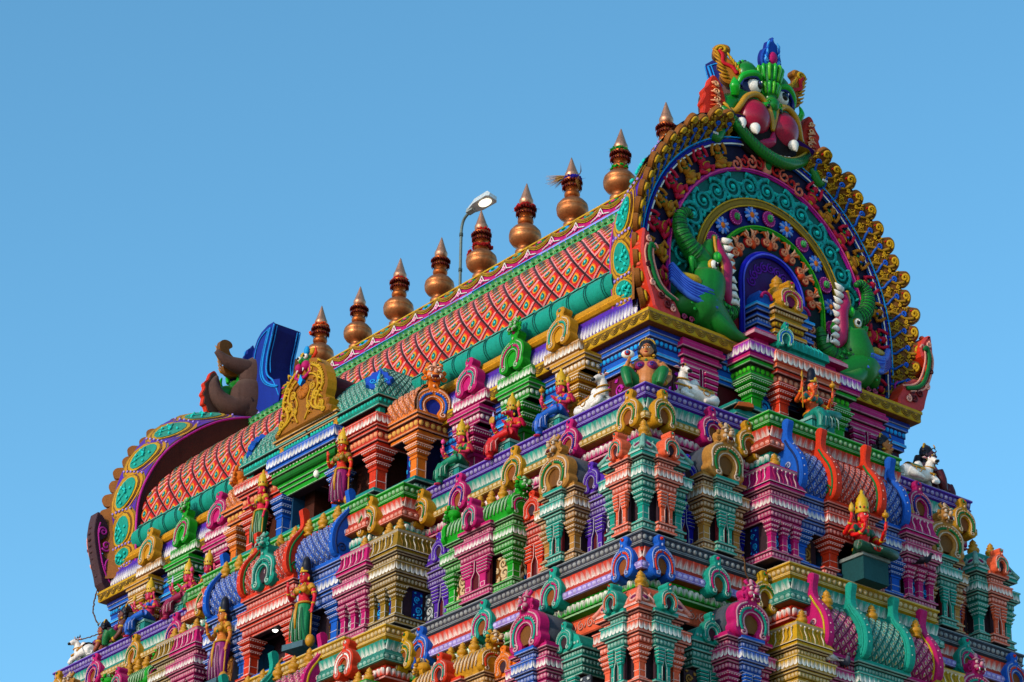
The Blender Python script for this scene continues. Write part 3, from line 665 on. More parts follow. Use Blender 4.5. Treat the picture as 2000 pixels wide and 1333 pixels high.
def porch(side,uc,v,z,w,wc,c,c2,cb,s=1.35,door=True,kcol=None,dv=.13,dd=1.2,lines='gold'):
    M=frame(side,uc,v,z); mb=MB()
    z1=stack_body(mb,w,dd,c,s=s); 
    for sx in(-1,1): mb.put(cbox(*sorted([sx*(wc/2+.05),sx*(w/2-.12)]),.25,dd,.1,z1,C('dark')))
    mb.put(cbox(-wc/2-.1,wc/2+.1,dd*.8,dd,.1,z1,C('dark')))
    P,Ln=prof_surface(WPR)
    for sx in(-1,1):
        m2=MB(); a,b=sorted([sx*(wc/2+.02),sx*(w/2-.05)]); lattice(m2,P,a,b,.02,Ln,max(4,int(round((b-a)/.24))),11,dk(c,.6),tile(c,cb)); mb.put(m2.merged(),TR(0,0,z1))
    mb.put(cbox(-w/2+.1,w/2-.1,.3,dd,z1,z1+1.15,C(c)))
    o=part('porch',mb,TOWER,M=M)
    # projecting centre
    m2=MB(); z2=stack_body(m2,wc,.5,c2,s=s) if not door else None
    if door:
        m2=MB(); Pp=upath(wc,.5)
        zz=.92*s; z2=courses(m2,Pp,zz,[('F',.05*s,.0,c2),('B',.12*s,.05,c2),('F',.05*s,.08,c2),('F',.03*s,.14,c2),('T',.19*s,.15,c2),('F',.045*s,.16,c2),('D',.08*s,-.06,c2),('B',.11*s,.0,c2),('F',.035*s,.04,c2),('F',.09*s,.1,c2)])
        for sx in(-1,1): courses(m2,[(sx*wc/2-.17,.5),(sx*wc/2-.17,0),(sx*wc/2+.17,0),(sx*wc/2+.17,.5)],0,[('F',.05*s,.05,c2),('B',.11*s,.02,c2),('F',.05*s,.05,c2)])
        m2.put(cbox(-wc/2+.1,wc/2-.1,dd*.7,dd*.72,.0,z2,C(H('14344c')))); m2.put(cbox(-wc/2+.12,-wc/2+.2,.1,dd*.7,0,zz,C(H('1c4864'))))
    m3=MB(); lattice(m3,P,-wc/2+.1,wc/2-.1,.02,Ln,max(6,int(round(wc/.22))),11,dk(c2,.55),tile(c2,cb)); m2.put(m3.merged(),TR(0,0,z2)); m2.put(cbox(-wc/2+.1,wc/2-.1,.25,.9,z2,z2+1.2,C(c2)))
    oc=part('porch_centre',m2,TOWER,M=M@TR(0,-dv,0))
    b1=board(c,cb); b2=board(c2,'mgreen' if c2!='teal' else 'teal')
    for sx in(-1,1):
        link('gable_board',b1,o,TR(sx*w/2-.05*sx,0,z1)); link('gable_board',b2,oc,TR(sx*(wc/2-.04),0,z2))
    pw=.27; pm=MB(); pm.put(pillar(pw,round(.74*s,3),c)); pme=pm.mesh('pillar',PAINT)
    pm=MB(); pm.put(pillar(pw*.9,round(.74*s,3),c2)); pme2=pm.mesh('pillar',PAINT)
    for sx in(-1,1):
        link('pillar',pme,o,TR(sx*(w/2-.2),.16,.2*s)); link('pillar',pme2,oc,TR(sx*(wc/2-.14),.15,.2*s))
        if w-wc>2.4: link('pillar',pme,o,TR(sx*(wc/2+.34),.2,.2*s))
        k=MB(); k.put(scrollpanel(.34,.9,'umber','tan')); link('scroll_panel',k.mesh('scroll_panel',PAINT),o,TR(sx*(w/2-.52),.24,.25*s))
    if kcol:
        k=MB(); k.put(kudu(kcol,'tealdk','dark')); k.put(chead(kcol,.95,None),TR(0,-.06,.98)); link('horseshoe_ornament',k.mesh('horseshoe_ornament',PAINT),oc,TR(0,-.2,z2+.0)@SCL(1.05,1,.95))
    pm=MB(); pm.put(pot('gold',.62)); pme=pm.mesh('pot_finial',GLOSS)
    n=9 if w>4.5 else (0 if c=='blue' else 3)
    for i in range(n):
        x=(i-(n-1)/2)*(w-.7)/(n-1)
        link('pot_finial',pme,o,TR(x,.10,z1+1.02)@SCL(.72))
    return o
porch('L',UC,1.02,Z2+.1,5.5,2.05,'blue','coral',H('0e3060'),kcol='teal')
porch('R',WC,.95,Z2+.1,3.25,1.45,'blue','coral',H('0e3060'),s=1.05)
porch('L',UC,1.72,Z2*2+.1,5.8,2.2,'magenta','teal',H('d0b030'),kcol=None)
porch('R',WC,1.65,Z2*2+.1,3.35,1.35,'magenta','teal',H('d0b030'),s=1.05,door=False)
# ------------------------------------------------------------- top storey
def rect(v): return [(-LEN-v,-v),(v,-v),(v,W+v),(-LEN-v,W+v)]
def topstorey():
    mb=MB(); R=rect(0)
    sweep(mb,R,[(-1.15,-.02,'maroon'),(-1.15,1.45,'maroon')],True)
    courses(mb,R,1.28,[('F',.1,-1.06,'blue'),('F',.08,-1.02,'bluel'),('F',.16,-1.05,'blue'),('B',.16,-1.02,'bluedk','bluel'),('F',.1,-.98,'blue'),('F',.12,-.95,'bluedk')],True)
    for i in range(14):
        for u in (i*.62+1.5,LEN-i*.62-1.5): mb.put(scrollpanel(.5,1.15,'maroon',H('c450a8')),frame('L',u,-1.13,.08))
    for u in (1.5,2.05,W-1.5,W-2.05): mb.put(scrollpanel(.5,1.15,'dark',H('a03cb0')),frame('R',u,-1.13,.08))
    part('storey_wall',mb,TOWER)
    # eave slab with painted fascia
    mb=MB(); P=rect(0)
    sweep(mb,P,[(-1.3,2.0,'brown'),(-.80,2.02,'brown'),(-.78,2.03,'yellow_'),(-.76,2.06,'yellow'),(-.76,2.24,'y2'),(-.73,2.25,'yellow'),(-.73,2.32,'y2'),(-.9,2.34,'yellow'),(-1.0,2.34,'purple')],True,[dict(yellow_=C('yellow'),y2=lt('yellow'))]*4)
    e=MB()
    for r in(.155,.11,.065): e.put(ctube([(r*math.cos(PI+PI*i/8),-.008,.165+r*1.02*math.sin(PI+PI*i/8)) for i in range(9)],.015,dk('yellow',.55) if r!=.095 else lt('yellow',.3),4,.6,up=(0,1,0)))
    e=e.merged()
    Q=offpath(P,-.755,True)
    for s in (0,1):
        A,B=Q[s],Q[s+1]; D=B-A; ln=np.linalg.norm(D); k=int(ln/.33); D/=ln; Ms=[]
        for i in range(k):
            p=A+D*(i+.5)*ln/k; Mx=np.eye(4); Mx[:3,0]=(*D,0); Mx[:3,1]=(-D[1],D[0],0); Mx[:3,3]=(p[0],p[1],2.07); Ms.append(Mx)
        mb.many(e,Ms)
    part('eave',mb,TOWER)
    P=[(-LEN+1.2,0),(-1.25,0)]
    mb=MB(); pp=[(-.95,2.33),(-.86,2.42),(-.88,2.7),(-.98,2.94)]
    sweep(mb,P,[(p[0],p[1],'purple') for p in pp]+[(-1.02,2.95,'purple')])
    row(mb,P,-.885,2.58,.36,.12,'tongue',(H('5a44a8'),'white'),False,.03,.8,tilt=-.12,only=[0])
    # rough yellow roll
    rp=[(-1.0+.12*math.sin(PI*i/6),3.10+.15*-math.cos(PI*i/6),'gold') for i in range(7)]
    sweep(mb,P,rp); row(mb,P,-.905,3.05,.06,.06,'bead',H('f0b040'),False,.03,1,only=[0])
    part('wave_moulding',mb,TOWER)
topstorey()
def roof():
    x0,x1=-22.75,-2.15
    # barrel
    PR=[(1.08,3.93),(1.08,4.15),(1.10,4.5),(1.27,4.98),(1.97,5.86),(2.96,6.76),(3.85,7.50),(4.42,7.97)]
    PRs=[tuple(float(t) for t in p) for p in spl(PR,4)]
    P,Ln=prof_surface([(-a,b) for a,b in PRs])
    def Pm(u,s): return P(u,s)
    mb=MB(); lattice(mb,Pm,x0,x1,.02,Ln,34,17,H('2c0812'),TILE_S,.03,.88); part('roof_tiles',mb,TOWER)
    mb=MB()
    for sgn in (0,):
        vs=[];fs=[]
        for i,(a,b) in enumerate(PRs): vs+=[(x0,W-a,b-.03),(x1,W-a,b-.03)]
        for i in range(len(PRs)-1): fs.append((2*i,2*i+1,2*i+3,2*i+2))
        mb.add(vs,fs,H('c85040'))
    part('roof_back_slope',mb,TOWER)
    # ridge bands
    mb=MB(); F=[(x0,0),(x1,0)]
    pr=[(-4.45,7.95,'greendk'),(-4.36,7.98,H('50a868')),(-4.50,8.24,H('2a8a48')),(-4.54,8.26,'gold'),(-4.55,8.30,'bluel'),(-4.58,8.36,'blue'),(-4.60,8.42,'lilac'),(-4.61,8.46,'bluel'),(-4.62,8.49,H('c03478')),(-4.68,8.86,'yellow'),(-4.64,8.87,'yellow'),(-4.66,8.93,'olive'),(-4.8,8.96,'umber')]
    sweep(mb,F,pr); sweep(mb,F,[(-4.8,8.96,'umber'),(-5.3,8.96,'umber'),(-5.38,8.8,H('b03470')),(-5.6,8.3,H('b03470')),(-6.0,7.9,'umber')])
    n=int((x1-x0)/.95)
    for i in range(n+1):
        x=x0+(x1-x0)*i/n; w=(x1-x0)/n
        if i<n:
            for off,c,r in ((0,'olive',.034),(.05,'yellow',.014),(-.05,'yellow',.012)):
                mb.put(ctube([(x+w*t,4.62,8.84-(.16+off*.4)*math.sin(PI*t)-off*.6) for t in np.linspace(0,1,9)],r,C(c),5,.6,up=(0,1,0)))
            mb.put(cell(.22,.03,.06,C(['teal','mgreen','bluel'][i%3]),10,5,(x+w/2,4.64,8.80))); mb.put(cell(.10,.04,.03,C(['gold','pink','green'][i%3]),8,5,(x+w/2,4.62,8.80)))
        mb.put(ctube([(x-.36,4.6,8.52),(x-.12,4.6,8.58),(x,4.62,8.78)],.018,C('white'),4)); mb.put(ctube([(x+.36,4.6,8.52),(x+.12,4.6,8.58),(x,4.62,8.78)],.018,C('white'),4))
        for dx,dz in((0,.1),(-.06,.04),(.06,.04),(0,0)): mb.put(cell(.04,.03,.04,H('f8b8d0'),6,4,(x+dx,4.59,8.56+dz*.8)))
    row(mb,F,-4.40,8.12,.2,.24,'tongue',(H('2a8a58'),H('a0c894')),False,.02,.9,tilt=.45); row(mb,F,-4.38,8.08,.05,.24,'bead','greendk',False,.03,.5)
    for i in range(26):
        a=x0+random.random()*(x1-x0-1.2); mb.put(ctube([(a,4.54,8.38),(a+.9,4.54,8.38)],.02,C(random.choice(['gold','mgreen','purple','magenta','bluedk'])),4))
    part('ridge_band',mb,TOWER)
    # teal roll with hanging scallops
    mb=MB(); rr=[(-1.17+.32*math.sin(PI*(i/10)),3.60-.33*math.cos(PI*i/10),'teal') for i in range(11)]
    mb.add([(xx,-q[0],q[1]) for xx in (x0,x1) for q in rr],[(i,i+11,i+12,i+1) for i in range(10)],'teal',True); mb.add([(xx,-q[0],q[1]) for xx in (x0,) for q in rr],[tuple(range(11))],'tealdk'); mb.add([(xx,-q[0],q[1]) for xx in (x1,) for q in rr],[tuple(range(11))],'tealdk')
    sweep(mb,F,[(-1.12,4.0,'tealdk'),(-1.02,3.93,'tealdk'),(-1.0,3.90,'black')]); row(mb,F,-1.0,3.90,.15,.33,'scallop',H('18b8a0'),False,.03,1.0,tilt=-.75)
    x=x0+.4
    while x<x1:
        for dx in(0,.07): mb.put(ctube([(x+dx,1.17-.325*math.sin(PI*i/10)-.012,3.60-.335*math.cos(PI*i/10)) for i in range(1,10)],.011,C('tealdk'),4))
        x+=.62
    part('roll_moulding',mb,TOWER)
    mb=MB(); mb.put(cbox(x0,x1,1.12,W-1.12,2.3,3.9,C('brown'))); mb.put(cbox(x0,x1,1.3,W-1.3,3.8,4.8,C('brown'))); part('roof_core',mb,TOWER)
roof()
# blocks breaking the eave, each with an ornament and a pier beneath
def eave_block(u,c,kc,big,pc,pu,side='L'):
    m=MB(); w=1.15; P=upath(w,.5); courses(m,P,0,[('F',.06,.03,c),('T',.22,.06,c),('F',.05,.05,c)])
    o=part('eave_block',m,TOWER,M=frame(side,u,-.66,2.0))
    k=MB(); k.put(kudu(kc[0],kc[1],kc[0]));
    if big: k.put(chead(kc[0],1.0),TR(0,-.04,1.0))
    link('horseshoe_ornament',k.mesh('horseshoe_ornament',PAINT),o,TR(0,-.14,.36)@RX(-.1)@SCL(.95,.75,.84 if not big else .9))
    m=MB(); m.put(pillar(.36,1.5,pc)); m.put(cbox(-.5,.5,-.28,.3,1.5,1.98,C(pc)));
    P=[(-.5,.3),(-.5,-.28),(.5,-.28),(.5,.3)]; courses(m,P,1.5,[('F',.06,.02,pc),('B',.16,.04,pc,lt(pc,.6)),('F',.08,.08,pc),('F',.1,.12,pc)])
    part('pier',m,TOWER,M=frame(side,pu,-.88,.0))
for m_ in (0,1):
    U=(lambda u:LEN-u) if m_ else (lambda u:u)
    eave_block(U(3.62),'tan',('gold','teal'),False,'gold',U(3.25)); eave_block(U(5.35),'green',('green','magenta'),True,'green',U(5.25)); eave_block(U(7.05),'magenta',('magenta','teal'),False,'magenta',U(7.1))
    Ur=(lambda u:W-u) if m_ else (lambda u:u)
    # magenta bracket piers on the short side
    m=MB(); 
    mm=MB(); slit(mm,.9,'magenta',.0,1.35,'magdk',0); m.put(mm.merged()); P=upath(1.0,.4); m.put(cbox(-.45,.45,.05,.4,0,1.4,C('magdk')))
    courses(m,P,1.35,[('F',.1,.02,'magenta'),('F',.08,.0,'magenta'),('F',.1,.08,'magenta'),('F',.1,.04,'magenta'),('F',.12,.14,'magenta'),('F',.1,.1,'magenta')])
    part('pier',m,TOWER,M=frame('R',Ur(2.45),-.95,.02))
# side pavilions of the top storey, long face
def side_pavilions():
    for m_ in (0,1):
        sx=-1 if m_ else 1
        # coral pavilion with teal hipped roof: x local from centre bay
        u=11.0 if not m_ else LEN-11.0
        w=2.75; M=frame('L',10.95 if not m_ else LEN-10.95,.2,.0)
        mb=MB(); P=upath(w,1.4)
        courses(mb,P,.45-.3,[('F',.1,.10,'platform'),('B',.12,.05,'platform'),('F',.1,.18,'platform')])
        mb.put(cbox(-w/2,w/2,0,1.4,0,.45,C('platform')))
        mb.put(cbox(-w/2+.35,w/2-.35,.5,1.4,.45,1.8,C('browndk')))
        z=courses(mb,P,1.68,[('F',.1,-.02,'coral'),('F',.06,.05,'coral'),('B',.2,.05,'coral',H('f0a888')),('F',.07,.12,'coral'),('F',.05,.18,'coral'),('T',.22,.22,'coral'),('F',.05,.22,'coral')])
        mb.put(cbox(-w/2+.05,w/2-.05,.1,1.4,z,z+.35,C('browndk')))
        z2=courses(mb,P,z+.28,[('F',.07,.06,'teal'),('B',.15,.08,'teal',H('40c8b4')),('F',.06,.16,'teal')])
        for xx in (-w/2+.12,w/2-.12): mb.put(cbox(xx-.09,xx+.09,.05,.2,z,z+.3,C('teal')))
        o=part('side_pavilion',mb,TOWER,M=M)
        # hipped roof
        m=MB(); cx=w/2+.12
        pr=[(.12,z2),(.06,z2+.3),(-.12,z2+.62),(-.38,z2+.92),(-.62,z2+1.1)]
        Pf,Ln=prof_surface(pr)
        xe=sx*cx
        def Pfront(uu,s):
            p,n=Pf(0,s); ins=max(0,p[1]+.12) # how far the roof steps in
            t=uu; x=-cx+ (2*cx)*t
            if sx>0: x=min(x,cx-ins*1.0) if True else x; x=-cx+(2*cx-ins)*t
            else: x=-cx+ins+(2*cx-ins)*t
            return (x,p[1],p[2]),n
        lattice(m,Pfront,0,1,0,Ln,14,9,dk('teal',.55),tile('teal','tealdk'),.025)
        d0=1.5
        def Pside(uu,s):
            p,n=Pf(0,s); ins=max(0,p[1]+.12); y=-.12+ins+(d0-ins)*uu
            return (sx*(cx-ins),y,p[2]),(sx*-n[1],0,n[2])
        lattice(m,Pside,0,1,0,Ln,8,9,dk('teal',.55),tile('teal','tealdk'),.025)
        m.put(cbox(-cx+.6,cx-.6,.45,1.5,z2,z2+1.05,C('teal')))
        link('hipped_roof',m.mesh('hipped_roof',PAINT),o)
        m=MB(); leaf=[(0,0),(.16,.05),(.24,.18),(.32,.2),(.3,.34),(.36,.42),(.24,.5),(.2,.64),(.1,.66),(0,.82)]
        lf=leaf+[(-a,b) for a,b in leaf[::-1][1:-1]]
        m.put(cprism(lf,-.08,.06,C('blue'),C(H('2a5cc0')),.03)); 
        for s_ in(-1,1): m.put(ctube(spiral(s_*.13,.28,.1,1.3,0,s_,-.09,14),.02,C('bluel'),5,.7,up=(0,1,0)))
        m.put(ctube([(0,-.09,.1),(0,-.1,.4),(0,-.09,.7)],[.03,.05,.01],C('bluel'),5))
        link('leaf_ornament',m.mesh('leaf_ornament',PAINT),o,TR(sx*(cx-.18),-.02,z2+.12)@RZ(sx*PI/4)@RX(-.45))
        pm=MB(); pm.put(pillar(.3,1.25,'coral')); pme=pm.mesh('pillar',PAINT)
        link('pillar',pme,o,TR(sx*(w/2-.22),.2,.45)); 
        # orange pavilion beside it with a wagon roof closed by a horseshoe gable
        w2=1.15; M2=frame('L',8.95 if not m_ else LEN-8.95,-.12,.0); mb=MB(); P=upath(w2,1.2)
        courses(mb,P,.15,[('F',.1,.10,'platform'),('B',.12,.05,'platform'),('F',.1,.18,'platform')]); mb.put(cbox(-w2/2,w2/2,0,1.2,0,.45,C('platform')))
        mb.put(cbox(-w2/2+.1,w2/2-.3,.5,1.2,.45,1.8,C('navy')))
        z=courses(mb,P,1.68,[('F',.1,-.02,'orange'),('F',.06,.05,'orange'),('B',.2,.05,H('c85a20'),H('f8c080')),('F',.07,.12,'orange'),('F',.08,.18,'orange')])
        WP=[(.1,0),(.14,.2),(.08,.5),(-.1,.75),(-.35,.9)]; Pf2,L2=prof_surface([(a,z+b) for a,b in WP])
        lattice(mb,Pf2,-w2/2,w2/2,0,L2,5,8,dk('orange',.6),tile('orange','coral'),.025); mb.put(cbox(-w2/2,w2/2,.3,1.2,z,z+.85,C('orange')))
        mb.put(scrollpanel(.5,1.1,'bluedk','bluel'),TR(-sx*.15,.42,.5))
        o2=part('side_pavilion',mb,TOWER,M=M2)
        pm=MB(); pm.put(pillar(.27,1.25,'orange')); pme=pm.mesh('pillar',PAINT); link('pillar',pme,o2,TR(sx*(w2/2-.2),.18,.45))
        k=MB(); k.put(kudu('orange','blue','bluedk',depth=.12)); k.put(chead('orange',1.2),TR(0,-.06,.95)); link('lion_gable',k.mesh('lion_gable',PAINT),o2,TR(sx*(w2/2+.08),.35,z-.05)@RZ(sx*PI/2*.72)@SCL(1.05,1,.95))
side_pavilions()
def central_L():
    M=frame('L',UC,.3,0); w=2.5; mb=MB(); P=upath(w,1.3)
    mb.put(cbox(-w/2,w/2,0,1.2,0,.45,C('platform')))
    mb.put(cbox(-w/2+.3,-w/2+.36,.25,1.3,.45,1.7,C(H('1a4a6a')))); mb.put(cbox(-w/2+.3,w/2-.2,1.25,1.3,.45,1.8,C('navy')))
    z=courses(mb,P,1.55,[('F',.14,-.1,'green'),('F',.1,-.05,'green'),('F',.1,.0,'green'),('R',.2,.12,'greendk'),('F',.12,.12,'green'),('F',.1,.2,'blue'),('T',.24,.24,'blue'),('F',.06,.22,'blue')])
    mb.put(cbox(-w/2+.1,w/2-.1,.05,1.3,z,z+.3,C('browndk')))
    for xx in (-w/2+.08,w/2-.08): mb.put(cbox(xx-.08,xx+.08,.0,.15,z,z+.3,C('gold')))
    z=courses(mb,P,z+.28,[('F',.08,.02,'gold'),('F',.06,.08,'gold'),('F',.06,.14,'gold')])
    mb.put(ctube([(0,.1,z+.72),(0,2.4,z+.72)],.78,C('maroon'),20)); mb.put(cbox(-.78,.78,.1,2.4,z-.1,z+.9,C('browndk')))
    o=part('central_pavilion',mb,TOWER,M=M)
    half=[(0,-.02),(1.22,-.02),(1.26,.14),(1.1,.25),(1.16,.42),(.98,.5),(.94,.62),(1.0,.8),(1.0,1.05),(.92,1.35),(.78,1.62),(.6,1.82),(.42,1.98),(.2,2.06),(0,2.1)]
    ol=half+[(-a,b) for a,b in half[::-1][1:-1]]
    g=MB(); g.put(cprism([(float(a),float(b)) for a,b in ol],-.1,.22,C('gold'),H('a06c38'),.05))
    for s in(-1,1):
        for arc,r,c in [([(.15,.1),(.3,.4),(.22,.7),(.34,.98)],.03,'yellow'),([(1.05,.12),(.8,.2),(.62,.42),(.7,.7),(.88,.9),(.82,1.3),(.6,1.6),(.3,1.8)],.05,'yellow'),([(.95,.14),(.62,.28),(.42,.5),(.5,.75),(.66,.95),(.62,1.25),(.42,1.45),(.15,1.55)],.04,'yellow'),([(.5,.3),(.35,.55),(.42,.82),(.5,1.02),(.4,1.22),(.2,1.34)],.035,'umber')]:
            g.put(ctube([(s*x,-.12,z_) for x,z_ in spl(arc,4)],r,C(c),5,.7,up=(0,1,0)))
        for (x,z_,r,d) in [(.62,.72,.17,1),(.85,.3,.14,-1),(.3,.5,.12,-1),(1.0,.12,.1,1),(.45,1.05,.13,1),(.7,1.35,.11,-1),(.28,1.65,.1,1)]:
            g.put(ctube(spiral(s*x,z_,r,1.5,PI/2,s*d,-.125,16),r*.27,C('yellow'),5,.7,up=(0,1,0)))
        for q in range(9): g.put(ctube([(s*(.98-.03*q),-.10,.1+.2*q),(s*(.90-.03*q),-.15,.2+.2*q),(s*(.82-.03*q),-.11,.14+.2*q)],[.02,.04,.015],H('e0b860'),4)); g.put(ctube([(s*(.3+.02*q),-.10,.2+.15*q),(s*(.38+.015*q),-.14,.28+.15*q),(s*(.44+.02*q),-.11,.2+.15*q)],[.015,.03,.01],C('gold'),4))
        for t in range(16): a=t/15*PI*.5; g.put(cell(.03,.02,.03,C('yellow'),6,4,(s*.93*math.cos(a),-.12,.95+.95*math.sin(a))))
    g.put(clathe([(.24,0),(.24,.02),(.18,.05),(.08,.07),(.06,.04)],16,C(H('c07a3a'))),TR(0,-.1,1.05)@RX(PI/2))
    for t in range(8): g.put(ctube([(.07*math.cos(t*PI/4),-.16,1.05+.07*math.sin(t*PI/4)),(.2*math.cos(t*PI/4),-.14,1.05+.2*math.sin(t*PI/4))],.014,C('brown'),4))
    link('horseshoe_ornament',g.mesh('horseshoe_ornament',PAINT),o,TR(0,-.12,z)@SCL(1,1,.84))
    h=MB(); A=h.put; 
    A(cell(.22,.2,.2,C('mgreen'),10,7,(0,0,.26))); 
    for s in(-1,1):
        A(cell(.12,.13,.13,C('magenta'),9,6,(s*.13,-.13,.1))); A(cell(.07,.06,.07,C('white'),8,5,(s*.12,-.16,.34))); A(cell(.035,.03,.035,K['black'],6,4,(s*.12,-.215,.34)))
        A(ctube([(s*.12,-.2,.02),(s*.13,-.24,-.08)],[.03,.005],C('white'),6)); A(cell(.09,.07,.1,C('yellow'),8,5,(s*.2,0,.5))); A(ctube([(s*.2,0,.3),(s*.34,0,.42),(s*.3,0,.6)],[.05,.05,.01],C('coral' if s>0 else 'mgreen'),6))
        A(ctube([(s*.25,-.1,.1),(s*.3,-.12,-.1),(s*.12,-.15,-.22),(0,-.15,-.2)],.04,C('magenta'),6))
    A(cell(.08,.08,.14,C('bluel'),8,5,(0,-.04,.56))); A(cell(.06,.07,.07,C('green'),7,5,(0,-.2,.22))); A(cprism([(-.1,-.3),(0,-.42),(.1,-.3),(0,-.12)],-.2,-.1,C('blue'),C('bluel')))
    link('lion_mask',h.mesh('lion_mask',PAINT),o,TR(0,-.14,z+1.46))
    pm=MB(); pm.put(pillar(.26,1.15,'blue')); pme=pm.mesh('pillar',PAINT)
    for s in(-1,1): link('pillar',pme,o,TR(s*(w/2-.05),.2,.45))
central_L()
def central_R():
    M=frame('R',WC,-.46,0)
    mb=MB(); P=upath(3.0,.9)
    mb.put(cbox(-1.95,1.95,-.05,1.2,0,.42,C('platform'))); courses(mb,upath(3.9,1.2),.3,[('F',.08,.06,'platform'),('F',.12,.0,'platform'),('F',.1,.12,'platform')])
    mb.put(cbox(-1.4,1.4,.7,1.0,.5,1.8,C('navy')))
    z=courses(mb,P,1.32,[('F',.08,.0,'green'),('F',.08,.06,'green'),('B',.17,.05,'greendk',H('60c040')),('F',.1,.16,'green'),('F',.12,.22,'magenta'),('T',.24,.26,H('b03cb0')),('F',.05,.25,'magenta')])
    for sx in(-1,1):
        pr=[(.16,z),(.13,z+.1),(.02,z+.1),(.02,z+.3),(.22,z+.3),(.22,z+.38),(.1,z+.5),(.0,z+.52)]
        x0,x1=sorted([sx*.78,sx*1.35]); sweep(mb,[(x0,.9),(x0,0),(x1,0),(x1,.9)],[(p[0]-.1,p[1],'magenta' if i not in(4,) else lt('magenta',.3)) for i,p in enumerate(pr)])
        mb.put(scrollpanel(.5,.85,'bluedk','bluel'),TR(sx*.95,.2,.55))
    m2=MB(); P=upath(1.62,.8)
    z2=courses(m2,P,1.22,[('F',.1,-.05,'coral'),('F',.06,.0,'coral'),('B',.2,.02,H('a8503c'),H('d89880')),('F',.1,.1,'coral'),('F',.12,.16,H('d87860')),('T',.25,.2,'salmon'),('F',.05,.18,'salmon')])
    m2.put(cbox(-.68,.68,.1,.8,z2,z2+.14,C('tealdk')))
    z3=courses(m2,upath(1.4,.8),z2+.12,[('F',.1,.0,'teal')])
    sweep(m2,upath(1.4,.8),[(.0,z3,'teal'),(.08,z3+.02,'teal'),(.06,z3+.2,'teal'),(-.08,z3+.34,'teal'),(-.25,z3+.38,'teal')])
    for i in range(10): m2.put(ctube([(-.55+i*.12,-.07,z3+.05),(-.5+i*.12,-.05,z3+.2),(-.55+i*.12,.04,z3+.33)],[.012,.022,.008],H('40c8c0'),4))
    mb.put(m2.merged(),TR(0,-.14,0))
    # blue and gold tower inside the niche
    m3=MB(); P=upath(1.75,.9); zz=z+.42
    courses(m3,P,zz,[('F',.12,.02,'blue'),('B',.14,.0,H('2078c0'),'bluel'),('F',.1,.06,'blue'),('F',.12,-.04,'bluedk'),('F',.08,.02,'blue'),('B',.1,.0,'blue'),('F',.06,.06,'blue'),('F',.14,-.08,'bluedk'),('F',.1,.0,'blue'),('F',.08,.05,'bluel')])
    zt=zz+1.04
    sweep(m3,upath(1.6,.9),[(.0,zt,'blue'),(-.02,zt+.25,'blue'),(-.12,zt+.4,'blue'),(-.4,zt+.45,'blue')])
    P=upath(.85,.5); m4=MB(); courses(m4,P,zz-.05,[('F',.14,.05,'tan'),('F',.1,.1,'gold'),('B',.12,.05,'olive','gold'),('F',.1,.08,'gold'),('D',.1,-.02,'gold'),('B',.12,.04,'gold','yellow'),('F',.08,.1,'gold'),('F',.14,.0,'olive'),('B',.1,.04,'gold'),('F',.1,.1,'gold')])
    m3.put(m4.merged(),TR(0,-.12,0)); k=chunk([(0,0,0)],[],'gold') if False else kudu('gold','magenta','magdk'); m3.put(k,TR(0,-.2,zz+1.06)@SCL(.85,.8,.62))
    for sx in(-1,1): m3.put(ctube([(sx*.6+.16*math.cos(t),-.04,zt+.14+.16*math.sin(t)) for t in np.linspace(0,PI,8)],.04,C('magenta'),5)); 
    mb.put(m3.merged(),TR(0,.42,0))
    o=part('central_pavilion',mb,TOWER,M=M)
    k=MB(); k.put(pot('gold',.75)); link('pot_finial',k.mesh('pot_finial',GLOSS),o,TR(0,.65,zt+.3))
    k=MB(); k.put(kudu('teal','blue','tealdk')); link('horseshoe_ornament',k.mesh('horseshoe_ornament',PAINT),o,TR(-.66,-.28,z3-.02)@RZ(-.5)@SCL(.42,.6,.5)); 
    pm=MB(); pm.put(pillar(.3,.98,'green')); pme=pm.mesh('pillar',PAINT); pm=MB(); pm.put(pillar(.26,.98,'coral')); pme2=pm.mesh('pillar',PAINT)
    for s in(-1,1): link('pillar',pme,o,TR(s*1.28,.2,.42)); link('pillar',pme2,o,TR(s*.62,-.0,.42))
central_R()
# ------------------------------------------------------------- arched gables at both ends
def hs(r,zc,zb,n=48,da=0): # horseshoe outline, centre a=0; the big rings are slightly taller than wide
    e=1.065 if r>2.9 else 1
    p=[(r,zb)]+[(r*math.cos(t),zc+r*e*math.sin(t)) for t in np.linspace(0,PI,n)]+[(-r,zb)]
    return [(float(a),float(b)) for a,b in p]
def ring(mb,r,zc,zb,rad,col,y=0,flat=.6,n=6): mb.put(ctube([(a,y,b) for a,b in hs(r,zc,zb)],rad,C(col),n,flat,up=(0,1,0)))
def fill(mb,r,zc,zb,y,yb,col): mb.put(cprism(hs(r,zc,zb),y,yb,C(col),C(col)))
OA=[(1.25,2.45),(1.1,2.7),(.87,3.1),(.82,3.7),(.70,4.62),(.90,5.76),(1.36,6.78),(1.98,7.6),(2.75,8.2),(3.7,8.6),(5.03,8.75)]
OB=[(1.05,2.35),(1.0,2.75),(.98,3.2),(.93,3.7),(.93,4.62),(1.16,5.47),(1.68,6.40),(2.41,7.14),(3.3,7.8),(4.2,8.2),(5.03,8.4)]
